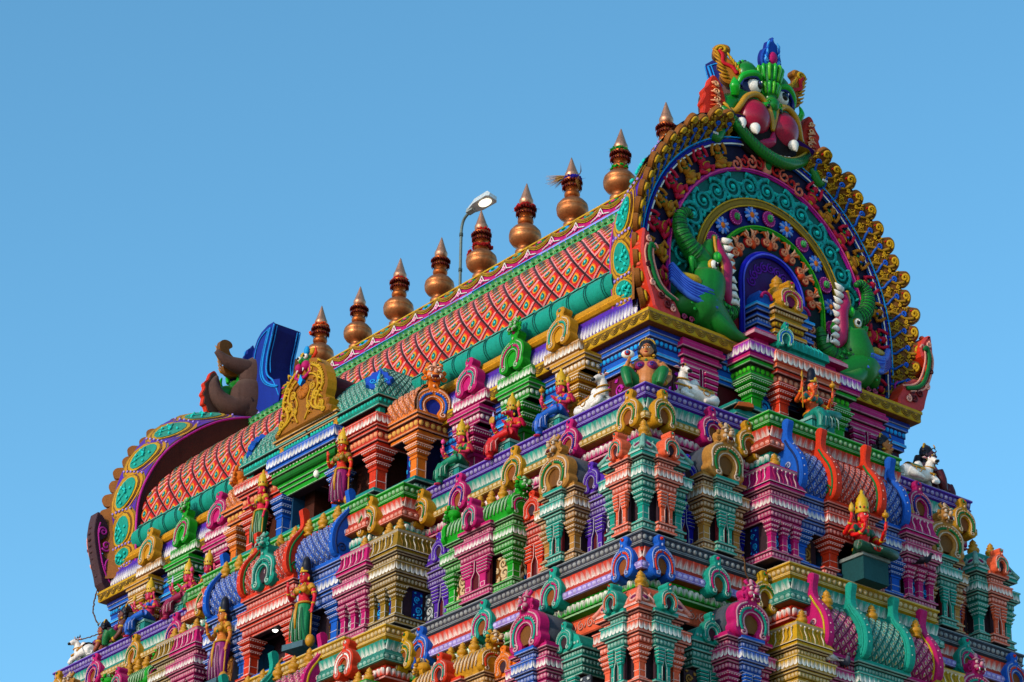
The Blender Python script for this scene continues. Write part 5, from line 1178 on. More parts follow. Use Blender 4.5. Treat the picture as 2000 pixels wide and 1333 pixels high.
    # jaw, tongue, teeth
    m=MB(); A=m.put
    def T(p,r,c,n=10,flat=1,up=None,q=6): A(ctube(spl(p,q),list(np.interp(np.linspace(0,1,(len(p)-1)*q+1),np.linspace(0,1,len(r)),r)),C(c),n,flat,up=up))
    jaw=[(-1.42,-.1,8.75),(-1.32,-.25,8.45),(-1.0,-.42,8.22),(-.5,-.58,8.02),(0,-.66,7.84),(.5,-.6,7.74),(.95,-.46,7.74),(1.28,-.28,7.9),(1.38,-.12,8.25),(1.2,-.0,8.45)]
    jaw=[(a,y,b) for a,y,b in jaw]; jw=[(a*.98,y*.45,7.84+(abs(a)/1.4)**2*.80-.12*a) for a,y,b in jaw]
    T(jw,[.06,.10,.13,.14,.15,.15,.14,.13,.1,.06],g,12)
    Q=spl(jw,6)
    for k in range(6,len(Q)-6): A(ctube([(Q[k][0],Q[k][1]-.145*math.cos(q),Q[k][2]+.145*math.sin(q)) for q in(-1,-.5,0,.5,1)],.010,gd,4))
    T([(a*.97,y-.02,b+.13) for a,y,b in jw],[.04]*10,H('d8a840'),7)
    for k in range(9): a=-.62+.155*k; A(cell(.075,.06,.06,K['white'],8,6,(a,-.25+.08*a*a,8.0+.42*a*a-.12*a)))
    T([(-.5,-.1,8.2),(-.2,-.2,8.2),(.0,-.28,8.32),(.04,-.3,8.6)],[.1,.14,.12,.02],H('b02458'),9)
    for s in(-1,1):   # little serpent heads at the mouth corners
        T([(s*1.32,-.05,8.4),(s*1.5,-.12,8.1),(s*1.66,-.12,7.85),(s*1.85,-.1,8.0),(s*1.82,-.1,8.2)],[.12,.13,.12,.12,.05],g,9)
        A(cell(.06,.05,.06,K['gold'],8,5,(s*1.86,-.22,8.07))); A(cell(.03,.03,.03,K['black'],6,4,(s*1.87,-.27,8.07)))
        for k in range(3): A(cell(.03,.03,.04,K['white'],5,4,(s*(1.72+.06*k),-.24,7.9)))
    link('jaw',m.mesh('jaw',GLAZE),o)
    # blue hood buttress behind the mask
    m=MB(); hp=[(1.2,8.3),(.45,9.3),(.50,10.15),(.62,10.66),(.91,11.0),(1.52,11.12),(1.40,10.66),(1.24,10.08),(1.24,9.62),(1.45,9.2),(2.0,9.1),(2.0,8.4)]
    hp=[(float(a),float(b)) for a,b in spl(hp,2,True)]
    R_=TR(0,0,0)@RZ(PI/2)   # outline x -> local +y
    m.put(cprism(hp,-.48,.48,H('0c1c60'),H('1c3c90'),.04),R_)
    for yy in(-.5,.5):
        e=[(1.98,8.9),(1.60,9.08),(1.3,9.3),(1.12,9.62),(1.12,10.08),(1.28,10.66),(1.4,11.0)]
        for off,r in((0,.035),(-.1,.018)): m.put(ctube([(a+off,yy,b) for a,b in spl(e,5)],r,H('3a9ae0'),5),R_)
        m.put(ctube([(a,yy,b) for a,b in spl([(.6,9.6),(.62,10.2),(.75,10.66),(1.0,10.9),(1.4,11.0)],5)],.018,H('3a9ae0'),5),R_)
    for xx in(-.46,.46): m.put(ctube([(xx,a,b) for a,b in spl([(2.02,8.6),(1.70,9.15),(1.30,9.55),(1.27,10.1),(1.43,10.66),(1.54,11.08)],5)],.03,H('3a9ae0'),5))
    for xx in(-.36,.36): m.put(ctube([(xx,a,b) for a,b in spl([(1.34,9.6),(1.29,10.1),(1.45,10.66),(1.55,11.05)],5)],.014,H('3a9ae0'),5))
    link('hood',m.mesh('hood',PAINT),o)
gable(True); gable(False)
# ------------------------------------------------------------- copper finials on the ridge
cp=H('c88a68'); cd=H('7a3a22')
pb=MB(); pb.put(clathe([(.24,-.16),(.25,0),(.18,.05),(.15,.10),(.22,.14),(.33,.20),(.405,.31),(.42,.42),(.405,.44),(.422,.45),(.40,.56),(.30,.68),(.19,.74),(.17,.77)],24,cp)); PB=pb.mesh('pot',COPPER)
pn=MB(); pn.put(clathe([(.15,.76),(.19,.80),(.21,.86),(.20,.93),(.13,.96),(.12,1.0),(.17,1.04),(.22,1.10),(.17,1.16),(.15,1.2),(.19,1.25),(.235,1.3),(.16,1.34)],20,H('b87050'))); PN=pn.mesh('neck',COPPER)
pc=MB(); pc.put(clathe([(.13,1.33),(.17,1.38),(.185,1.45),(.18,1.50),(.15,1.56),(.125,1.64),(.06,1.84),(.02,1.97),(.004,2.0)],20,H('d0a088'))); PCN=pc.mesh('spire',COPPER)
ps=MB()
for zz,R in((1.07,.25),(1.22,.27)):
    for k in range(22):
        a=2*PI*k/22; ps.put(ctube([(.16*math.cos(a),.16*math.sin(a),zz),(R*math.cos(a),R*math.sin(a),zz+.02),(R*1.02*math.cos(a+.05),R*1.02*math.sin(a+.05),zz-.05)],[.03,.028,.006],H('5c1c14') if k%2 else H('74301c'),4))
PS=ps.mesh('serrated_collar',CLOTH)
LAB=['copper finial on the ridge, first from the left, with orange marigolds at its neck','second copper finial from the left end of the ridge, bare with dark serrated collar','third copper finial from the left with a red garland under its spire','fourth copper finial from the left, standing just left of the lamp pole','fifth copper finial from the left, beneath the lamp head, with red cloth at two levels','sixth copper finial from the left with a thick red garland ring','seventh copper finial from the left with a straw broom and blue ribbon','eighth copper finial from the left with green garlands, beside the arched gable','ninth copper finial, half hidden behind the flame crest of the arched gable']
FX=[-20.12,-18.23,-16.29,-14.41,-12.51,-10.66,-8.67,-6.80,-4.97]
for i,x in enumerate(FX):
    t=thing('copper_finial',LAB[i],'finial',TR(x,WC,9.13)@RX((.013,-.02,.008,-.012,.02,-.006,.015,-.015,.01)[i])@RY((.02,-.012,.016,.006,-.018,.012,-.02,.01,0)[i])@RZ(i*.9)@SCL((1,.97,1.02,.98,1.01,1.03,1,1.02,1)[i]),'copper finials along the ridge')
    for nm,me in (('pot',PB),('neck',PN),('spire',PCN),('serrated_collar',PS)): link(nm,me,t)
def garland(x,z,R,col,label,n=26,tail=0,seed=1):
    rnd=random.Random(seed); m=MB()
    for k in range(n*3):
        a=2*PI*k/(n*3); r=R+rnd.uniform(-.03,.03); m.put(cell(.035,.035,.035,C(col) if rnd.random()<.6 else dk(col,.25),6,4,(r*math.cos(a),r*math.sin(a),rnd.uniform(-.04,.04)),False))
    for k in range(tail):
        a=-2.4+rnd.uniform(-.25,.25); m.put(cell(.04,.04,.04,C(col) if rnd.random()<.6 else dk(col,.3),6,4,((R+.12)*math.cos(a)+rnd.uniform(-.06,.06),(R+.10)*math.sin(a),-.1-rnd.random()*.2),False))
    for k in range(6):
        a=rnd.uniform(0,6.28); m.put(ctube([(R*math.cos(a),R*math.sin(a),0),((R+.14)*math.cos(a),(R+.14)*math.sin(a),rnd.uniform(-.1,.06))],[.006,.002],H('9a7a50'),3))
    o=part('garland',m,None,CLOTH,M=TR(x,WC,9.13+z)); o['label']=label; o['category']='garland'
garland(FX[0],1.36,.19,H('e86a10'),'orange marigold garland around the neck of the leftmost finial',seed=2,tail=4)
garland(FX[2],1.34,.20,H('c41a14'),'red flower garland under the spire of the third finial from the left',seed=3)
garland(FX[4],1.36,.17,H('c8140c'),'thin red cloth garland just under the spire of the finial below the lamp',n=16,seed=4)
garland(FX[4],.88,.24,H('a81018'),'loose red garland draped low around the finial below the lamp, hanging to the left',seed=5,tail=26)
garland(FX[5],1.3,.25,H('b81414'),'thick red garland ring on the sixth finial from the left',n=34,seed=6)
garland(FX[6],1.33,.19,H('2c2890'),'blue ribbon garland under the straw broom on the seventh finial',seed=7)
garland(FX[7],1.36,.20,H('1c8c40'),'green leaf garland under the spire of the finial beside the arched gable',seed=8)
garland(FX[7],.86,.19,H('2a9a44'),'small green leaf garland low on the neck of the finial beside the arched gable',n=12,seed=9)
m=MB(); rnd=random.Random(4)
for k in range(70):
    a=rnd.uniform(-.35,.3); b=rnd.uniform(-.3,.25); m.put(ctube([(-.05,-.02,0),(-.3,-.12+.2*a,.02+.2*b),(-.6-rnd.random()*.1,-.2+.6*a,.0+.5*b)],[.008,.006,.002],H('c8a070') if k%2 else H('9a7448'),3))
for k in range(22): a=rnd.uniform(-1.2,.9); m.put(ctube([(.1,0,-.1),(.3,-.05+.1*a,-.15+.2*a),(.42,-.1,-.2+.45*a)],[.008,.006,.002],H('7a5a38'),3))
o=part('straw_broom',m,None,CLOTH,M=TR(FX[6],WC,9.13+1.45)); o['label']='small straw broom tied sideways to the seventh finial from the left'; o['category']='broom'
# street lamp
t=thing('street_lamp','grey street lamp on a bent pole behind the ridge with its lens lit','street lamp',TR(-13.85,WC+.3,9.0))
m=MB(); P_=[(0,0,0),(-.02,0,1.0),(-.03,0,2.0),(-.0,0,2.32),(.14,-.02,2.5),(.45,-.05,2.58),(.62,-.07,2.60)]
m.put(ctube(spl(P_,5),.042,H('6a7470'),8)); m.put(ctube([(-.02,0,.9),(-.02,0,1.0)],.055,H('4a5450'),8)); m.put(ctube([(-.03,0,2.0),(-.03,0,2.1)],.055,H('4a5450'),8)); part('pole',m,t,METAL)
m=MB(); hd=[(.42,-.08),(.78,-.16),(1.36,-.17),(1.44,-.12),(1.44,.12),(1.36,.17),(.78,.16),(.42,.08)]
hd=[(a,b*1.15) for a,b in hd]; vs=[(a,b,0) for a,b in hd]+[(a*.97+.02,b*.88,.19 if .5<a<1.4 else .13) for a,b in hd]; n=len(hd)
m.add(vs,[(i,(i+1)%n,(i+1)%n+n,i+n) for i in range(n)]+[tuple(range(n,2*n)),tuple(range(n))[::-1]],H('c8ccca')); m.put(cbox(.34,.62,-.08,.08,-.05,.1,H('9aa09c'))); 
HM=TR(0,-.06,2.57)@RX(-.22)
part('lamp_head',m,t,METAL,M=HM)
m=MB(); m.put(cell(.25,.125,.075,H('fff4e0'),16,9,(1.10,0,-.0))); part('lens',m,t,emis('lamp_glow',(1,.84,.58),1.6),M=HM)
# bulbs in the porches
for (x,y,z,lab,c) in [(-12.05,-.25,1.78,'unlit bulb hanging in the blue opening under the gold gable',0),(-12.35,-1.0,-2.35,'glowing bare bulb hanging in the orange doorway below the teal lion ornament',1)]:
    t=thing('light_bulb',lab,'light bulb',TR(x,y,z))
    m=MB(); m.put(ctube([(0,0,.35),(0,0,.1)],.012,K['black'],5)); m.put(clathe([(.045,0),(.05,.04),(.045,.12),(.02,.14)],10,H('d8d8d8'))); part('holder',m,t)
    m=MB(); m.put(cell(.085,.085,.10,H('fff6e8'),12,8,(0,0,-.08))); part('bulb',m,t,emis('bulb_glow',(1,.95,.85),3.0) if c else GLOSS)
# pigeons
def pigeon(x,y,z,rz,c,lab):
    t=thing('pigeon',lab,'pigeon',TR(x,y,z)@RZ(rz))
    m=MB(); c=C(c); m.put(ctube(spl([(0,.17,.10),(0,.08,.13),(0,-.02,.14),(0,-.10,.18),(0,-.13,.25)],4),list(np.interp(range(17),[0,4,8,12,16],[.02,.06,.075,.055,.032])),c,10)); m.put(cell(.036,.045,.036,c,9,6,(0,-.15,.275))); m.put(ctube([(0,-.185,.27),(0,-.22,.262)],[.012,.003],K['dark'],5)); part('body',m,t)
    m=MB()
    for s in(-1,1): m.put(ctube([(s*.06,-.06,.17),(s*.068,.05,.14),(s*.02,.2,.09)],[.03,.045,.008],dk(c,.35),6,1.4))
    part('wing',m,t); m=MB(); m.put(cbox(-.03,.03,.15,.30,.075,.09,dk(c,.5))); part('tail',m,t)
    m=MB()
    for s in(-1,1): m.put(ctube([(s*.03,0,.08),(s*.03,-.01,.0),(s*.03,-.05,.0)],.007,K['coral'],4))
    part('leg',m,t)
BIRDS=[]
# ------------------------------------------------------------- figures
def organic(parts_,vox,col,name,mat,n_smooth=3):
    mb=MB(); [mb.put(p) for p in parts_]; d=mb.merged()
    me=bpy.data.meshes.new('tmp'); loops=np.split(d.L,np.cumsum(d.S)[:-1]); me.from_pydata(d.V.tolist(),[],[l.tolist() for l in loops]); me.update()
    ob=bpy.data.objects.new('tmp',me); COL.objects.link(ob)
    r=ob.modifiers.new('r','REMESH'); r.mode='VOXEL'; r.voxel_size=vox; r.use_smooth_shade=True
    s=ob.modifiers.new('s','SMOOTH'); s.iterations=n_smooth; s.factor=.5
    dg=bpy.context.evaluated_depsgraph_get(); out=bpy.data.meshes.new_from_object(ob.evaluated_get(dg)); bpy.data.objects.remove(ob); bpy.data.meshes.remove(me)
    out.name=name
    for a in list(out.color_attributes): out.color_attributes.remove(a)
    a=out.color_attributes.new('Col','FLOAT_COLOR','CORNER'); nl=len(out.loops); a.data.foreach_set('color',np.tile(np.array([*C(col),1],np.float32),nl))
    out.materials.clear(); out.materials.append(mat); return out
_body={}
def tb(p,r,n=10,q=4):
    return ctube(spl(p,q),list(np.interp(np.linspace(0,1,(len(p)-1)*q+1),np.linspace(0,1,len(r)),r)),K['skin'],n)
def hand(w,d,curl=.5):
    """palm with five bent fingers; w wrist point, d direction of the fingers"""
    w=np.array(w,float); d=np.array(d,float); d/=np.linalg.norm(d); s=np.cross(d,(0,1,0)); s=s/ (np.linalg.norm(s)+1e-9); n=np.cross(s,d)
    out=[ctube([w-d*.01,w+d*.04,w+d*.085],[.026,.036,.03],K['skin'],8)]
    for k,(o,L) in enumerate([(-.027,.052),(-.009,.064),(.009,.06),(.026,.048)]):
        b=w+d*.08+s*o; out.append(ctube([b,b+d*L*.55+n*-.01*curl,b+d*L*(1-.3*curl)+n*-.045*curl],[.0115,.011,.009],K['skin'],6))
    b=w+d*.03+s*-.03; out.append(ctube([b,b+s*-.03+d*.025-n*.01,b+s*-.034+d*.05-n*.02],[.013,.012,.009],K['skin'],6)); return out
def face_parts(cx,cy,cz,k=1.0):
    return [cell(.088*k,.10*k,.118*k,K['skin'],14,10,(cx,cy,cz)),cell(.06*k,.05*k,.05*k,K['skin'],10,6,(cx,cy-.045*k,cz-.07*k)),
        ctube([(cx,cy-.09*k,cz+.02*k),(cx,cy-.118*k,cz-.025*k)],[.011*k,.02*k],K['skin'],6),cell(.02*k,.02*k,.035*k,K['skin'],6,5,(cx-.088*k,cy,cz-.01)),cell(.02*k,.02*k,.035*k,K['skin'],6,5,(cx+.088*k,cy,cz-.01))]
def face_paint(m,cx,cy,cz,k=1.0,lip='c01830'):
    for s in(-1,1):
        m.put(cell(.027*k,.012*k,.013*k,K['white'],8,5,(cx+s*.036*k,cy-.088*k,cz+.012*k))); m.put(cell(.011*k,.008*k,.012*k,K['black'],6,4,(cx+s*.036*k,cy-.099*k,cz+.012*k)))
        m.put(ctube([(cx+s*.012*k,cy-.097*k,cz+.038*k),(cx+s*.038*k,cy-.096*k,cz+.046*k),(cx+s*.068*k,cy-.078*k,cz+.034*k)],.005*k,K['black'],4))
    m.put(cell(.028*k,.014*k,.011*k,H(lip),8,5,(cx,cy-.092*k,cz-.058*k))); m.put(cell(.007*k,.006*k,.012*k,H('d01818'),6,4,(cx,cy-.1*k,cz+.06*k)))
def crown(m,cx,cy,cz,kind):
    g=C('gold'); y=H('e0b848')
    if kind=='tall':
        m.put(clathe([(.095,0),(.108,.02),(.10,.05),(.112,.08),(.10,.14),(.105,.17),(.085,.21),(.088,.24),(.06,.27),(.05,.3),(.025,.33),(.03,.36),(.005,.40)],14,y),TR(cx,cy+.01,cz+.05))
        for k in range(12): a=2*PI*k/12; m.put(cell(.016,.016,.02,K['mgreen'] if k%2 else K['red'],5,4,(cx+.108*math.cos(a),cy+.01+.108*math.sin(a),cz+.13)))
    else:
        m.put(clathe([(.092,0),(.10,.02),(.09,.05)],14,y),TR(cx,cy+.005,cz+.06))
        m.put(cell(.03,.02,.04,y,7,5,(cx,cy-.08,cz+.12)))
    for s in(-1,1): m.put(cell(.02,.02,.035,y,6,4,(cx+s*.095,cy-.01,cz-.05)))
def hair(m,cx,cy,cz,kind):
    b=H('14101a')
    if kind=='bun': m.put(clathe([(.1,0),(.11,.05),(.08,.1),(.075,.18),(.06,.27),(.03,.31),(.005,.33)],12,b),TR(cx,cy+.02,cz+.05))
    m.put(cell(.098,.09,.11,b,12,8,(cx,cy+.035,cz+.02)))
    if kind in('long','bun'): m.put(ctube([(cx,cy+.08,cz+.02),(cx,cy+.12,cz-.12),(cx,cy+.11,cz-.28)],[.08,.075,.03],b,8))
def necklace(m,cx,cy,z,w=.10,drop=.2):
    y=H('e0b040')
    for r,dz in((w*.7,drop*.5),(w,drop)): m.put(ctube([(cx+r*math.sin(a),cy-.03-.05*math.cos(a)-.05,z-dz*max(0,math.cos(a))) for a in np.linspace(-1.4,1.4,11)],.012,y,5))
    m.put(cell(.03,.02,.035,K['mgreen'],7,5,(cx,cy-.145,z-drop-.02)))
def statue(loc,rz,s,label,pose='seated',pc='4a9088',ph=.42,skin=None,dress='teal',top='blue',crownk='tall',hairk='short',ped=True,items=('flower','conch'),arms=4,head='human',group=None,folded=False,sash='gold'):
    M=TR(*loc)@RZ(rz)@SCL(s); t=thing(pose+'_statue',label,'statue',M,group); skin=skin or H('d8566c')
    if pose=='seated':
        hz=.80; hy=-.03
        key=('s',arms,folded,head)
        torso=[tb([(0,0,.05),(0,0,.18),(0,.01,.34),(0,.0,.52),(0,.01,.62)],[.15,.16,.115,.155,.09],14),tb([(-.19,.01,.60),(0,.02,.62),(.19,.01,.60)],[.06,.08,.06]),tb([(0,.0,.6),(0,-.01,.74)],[.05,.045]),cell(.07,.05,.065,K['skin'],8,6,(-.075,-.11,.5)),cell(.07,.05,.065,K['skin'],8,6,(.075,-.11,.5))]
        AR=[[(.20,.01,.60),(.28,-.03,.46),(.30,-.06,.38),(.24,-.22,.36),(.17,-.32,.40)],[(-.20,.01,.60),(-.28,-.03,.46),(-.31,-.08,.38),(-.30,-.24,.36),(-.28,-.34,.44)]]
        HD=[((.17,-.32,.40),(-.2,-.6,.6)),((-.28,-.34,.44),(-.1,-.3,1))]
        if arms==4:
            AR+=[[(.20,.04,.60),(.33,.06,.46),(.40,.02,.42),(.42,-.10,.54),(.42,-.16,.66)],[(-.20,.04,.60),(-.33,.06,.46),(-.41,.0,.42),(-.44,-.14,.52),(-.45,-.2,.62)]]
            HD+=[((.42,-.16,.66),(0,-.1,1)),((-.45,-.2,.62),(0,-.1,1))]
        if folded: legs_=[[(.10,0,.08),(.30,-.22,.11),(.42,-.34,.10)],[(.42,-.34,.10),(.2,-.42,.07),(-.05,-.44,.06)],[(-.10,0,.08),(-.30,-.22,.11),(-.42,-.32,.10)],[(-.42,-.32,.10),(-.2,-.36,.07),(.02,-.38,.07)]]
        else: legs_=[[(.10,0,.08),(.26,-.24,.14),(.34,-.36,.15)],[(.34,-.36,.15),(.12,-.44,.09),(-.08,-.46,.06)],[(-.10,0,.06),(-.17,-.24,.10),(-.2,-.42,.10)],[(-.2,-.42,.10),(-.2,-.47,-.10),(-.2,-.46,-.36)]]
        feet=[tb([legs_[1][-1],tuple(np.array(legs_[1][-1])+(-.13,-.02,-.01))],[.045,.028],8),tb([legs_[3][-1],tuple(np.array(legs_[3][-1])+((-.02,-.13,-.05) if not folded else (.12,-.02,0)))],[.045,.028],8)]
        hx=0
    else:
        hx=.03; hz=1.42; hy=-.02; key=('t',arms)
        torso=[tb([(.02,0,.74),(.03,.0,.86),(0,.0,1.0),(.02,.0,1.16),(.02,.01,1.25)],[.155,.145,.10,.14,.08],14),tb([(-.17,.01,1.23),(.02,.02,1.25),(.2,.01,1.22)],[.055,.07,.055]),tb([(.02,0,1.24),(.03,-.01,1.36)],[.045,.042]),cell(.065,.05,.06,K['skin'],8,6,(-.05,-.10,1.13)),cell(.065,.05,.06,K['skin'],8,6,(.09,-.10,1.13))]
        AR=[[(.2,.01,1.22),(.27,.0,1.05),(.30,.0,.95),(.33,-.06,.8),(.34,-.1,.70)],[(-.17,.01,1.22),(-.26,-.02,1.08),(-.29,-.05,.99),(-.24,-.18,1.06),(-.20,-.25,1.16)]]
        HD=[((.34,-.1,.70),(.05,-.15,-1)),((-.20,-.25,1.16),(.1,-.2,1))]
        legs_=[[(.10,0,.78),(.10,-.03,.42),(.09,-.01,.06)],[(-.06,0,.78),(-.11,-.09,.44),(-.08,-.02,.06)]]
        feet=[tb([(.09,.0,.06),(.1,-.14,.03)],[.045,.03],8),tb([(-.08,-.01,.06),(-.12,-.15,.03)],[.045,.03],8)]
    rad=[.062,.05,.043,.038,.026]
    body=torso+feet+[tb(a,rad,9) for a in AR]+[p for h in HD for p in hand(*h)]
    if head=='human': body+=face_parts(hx,hy,hz,1.2)
    else: body+=[cell(.085,.10,.10,K['skin'],12,8,(0,hy,hz)),tb([(0,hy-.05,hz),(0,hy-.15,hz-.03),(0,hy-.22,hz-.06)],[.07,.05,.045],10)]
    legp=[tb(l,[.10,.085,.07] if i%2==0 or pose!='seated' else [.075,.065,.05]) for i,l in enumerate(legs_)]
    body+=legp
    me=organic(body,.0125,skin,'body',GLOSS); bo=link('body',me,t)
    # garment
    if pose=='seated':
        g=[tb(l,[.125,.11,.095] if i%2==0 else [.10,.09,.075]) for i,l in enumerate(legs_)]+[tb([(0,0,.03),(0,0,.2)],[.19,.165],14)]
        if not folded: g+=[tb([(-.08,-.36,.08),(-.1,-.44,-.02),(-.12,-.45,-.24)],[.1,.11,.13]),tb([(-.2,-.40,.08),(-.2,-.47,-.06),(-.2,-.47,-.28)],[.11,.11,.11])]
        gm=organic(g,.016,C(dress),'dress',GLOSS); do=link('dress',gm,t)
        m=MB()
        for k in range(6):
            a=-.3+.09*k; m.put(ctube([(a,-.50,.02),(a*.9+.0,-.575,-.08),(a,-.57,-.27)] if not folded else [(a*1.2,-.44,.12),(a,-.50,.07),(a*.8,-.49,.02)],[.012,.016,.01],lt(dress,.3) if k%2 else dk(dress,.25),5))
        m.put(ctube([(.17*math.sin(a),-.17*math.cos(a),.20) for a in np.linspace(-PI,PI,18)],.022,C(sash),5)); m.put(ctube([(0,-.18,.2),(.02,-.26,.14),(.0,-.36,.10)],[.03,.05,.03],C(sash),6,.5))
        link('dress_trim',m.mesh('dress_trim',GLOSS),t)
    else:
        g=[tb([(.02,0,.86),(.02,0,.74),(.0,-.02,.4),(.0,0,.05)],[.15,.175,.165,.17],16)]+[tb(l,[.11,.1,.09]) for l in legs_]
        gm=organic(g,.016,C(dress),'dress',GLOSS); link('dress',gm,t); m=MB()
        for k in range(7):
            a=-.13+.045*k; m.put(ctube([(a*.8,-.16,.74),(a*1.0-.01,-.195,.42),(a*1.2,-.18,.06)],[.008,.014,.014],lt(dress,.3) if k%2 else dk(dress,.25),5))
        m.put(ctube([(.02+.165*math.sin(a),-.165*math.cos(a),.84+.02*math.sin(a)) for a in np.linspace(-PI,PI,18)],.026,C(sash),5)); m.put(ctube([(0,-.17,.84),(-.02,-.2,.6),(0,-.2,.3)],[.03,.045,.02],C(sash),6,.5)); link('dress_trim',m.mesh('dress_trim',GLOSS),t)
    if top:
        z0=.42 if pose=='seated' else 1.05; x0=hx if pose!='seated' else 0
        m=[cell(.165,.115,.13,K['skin'],14,9,(x0*.7,0.0,z0+.09)),cell(.08,.06,.075,K['skin'],8,6,(x0*.7-.075,-.11,z0+.08)),cell(.08,.06,.075,K['skin'],8,6,(x0*.7+.075,-.11,z0+.08))]
        for s_ in(-1,1): m.append(tb([(s_*.17+x0*.5,.0,z0+.17),(s_*.245+x0*.4,-.02,z0+.07)],[.075,.065]))
        link('blouse',organic(m,.016,C(top),'blouse',GLOSS),t)
    m=MB(); 
    HS=TR(hx,hy,hz)@SCL(1.18)@TR(-hx,-hy,-hz)
    if head=='human': face_paint(m,hx,hy,hz,1.2)
    else:
        for s_ in(-1,1): m.put(cell(.02,.015,.02,K['white'],7,5,(s_*.05,hy-.09,hz+.04))); m.put(cell(.01,.01,.012,K['black'],5,4,(s_*.05,hy-.105,hz+.04))); m.put(ctube([(s_*.03,hy-.2,hz-.08),(s_*.05,hy-.23,hz-.03)],[.012,.004],K['white'],5))
        m.put(cell(.045,.02,.035,H('d06050'),8,5,(0,hy-.26,hz-.065)))
    link('face_paint',m.mesh('face_paint',GLOSS),t)
    m=MB(); hair(m,hx,hy,hz,hairk if crownk!='tall' else 'short'); link('hair',m.mesh('hair',GLOSS),t,HS)
    m=MB(); crown(m,hx,hy,hz,crownk); link('crown',m.mesh('crown',GLOSS),t,HS)
    m=MB(); zt=.66 if pose=='seated' else 1.29; necklace(m,hx,0,zt)
    for a in AR:
        for f in(1,3):
            p=np.array(a[f]); q=np.array(a[f+1]); d=(q-p); d/=np.linalg.norm(d); m.put(ctube([p+d*.0,p+d*.03],.058 if f==1 else .045,H('e0b040'),9))
    link('jewellery',m.mesh('jewellery',GLOSS),t)
    # objects held
    def item(k,p):
        m=MB()
        if k=='flower': m.put(ctube([(0,0,-.16),(0,0,.08)],.01,K['mgreen'],5)); m.put(clathe([(.02,.06),(.05,.10),(.045,.15),(.01,.2)],8,K['pink']))
        elif k=='mace': m.put(ctube([(0,0,-.1),(0,0,.12)],.014,K['gold'],6)); m.put(cell(.065,.065,.055,K['gold'],9,6,(0,0,.16))); m.put(cell(.02,.02,.04,K['gold'],6,4,(0,0,.23)))
        elif k=='spear': m.put(ctube([(0,0,-.55),(0,0,.1)],.014,K['gold'],6)); m.put(ctube([(0,0,.08),(0,0,.14),(0,0,.27)],[.012,.045,.003],K['gold'],6,.4))
        elif k=='disc': m.put(clathe([(.09,-.012),(.1,0),(.09,.012)],16,K['gold']),TR(0,0,.1)@RX(PI/2)); 
        elif k=='leaf': m.put(ctube([(0,0,-.06),(0,0,.08),(0,0,.24)],[.01,.05,.005],H('b8b0d8'),7,.35))
        elif k=='conch': m.put(ctube([(0,0,0),(.0,0,.06),(.0,0,.14),(0,0,.2)],[.02,.055,.04,.005],H('e0b468'),8))
        elif k=='club': m.put(ctube([(0,0,.02),(.02,-.02,-.3),(.03,-.03,-.55)],[.016,.018,.02],K['gold'],7)); m.put(cell(.10,.10,.13,K['gold'],10,7,(.03,-.03,-.62)))
        elif k=='bowl': m.put(clathe([(.03,0),(.07,.03),(.08,.07),(.05,.08)],10,K['gold'],)); m.put(cell(.05,.05,.04,H('c8a060'),7,5,(0,0,.09)))
        ob=part({'leaf':'knife','disc':'disc'}.get(k,k),m,t,GLOSS,M=TR(*p))
    hands=[h for h in HD][::-1] if pose=='seated' else HD
    for k,(w,d) in zip(items,hands):
        if k: d=np.array(d)/np.linalg.norm(d); w=np.array(w)+d*.09; item(k,w)
    if ped:
        m=MB()
        if pose=='seated': m.put(cbox(-.30,.30,-.30,.22,-ph/ s,.0,H(pc))); m.put(cbox(-.33,.33,-.33,.25,-.06,.0,lt(H(pc),.2))); m.put(scrollpanel(.5,.3,H(pc),lt(H(pc),.3)),TR(0,-.31,-.38)) if ph<.45 else None
        else: m.put(cbox(-.28,.28,-.25,.2,-.12,.0,H('4a6068')))
        part('pedestal',m,t,PAINT)
    return t
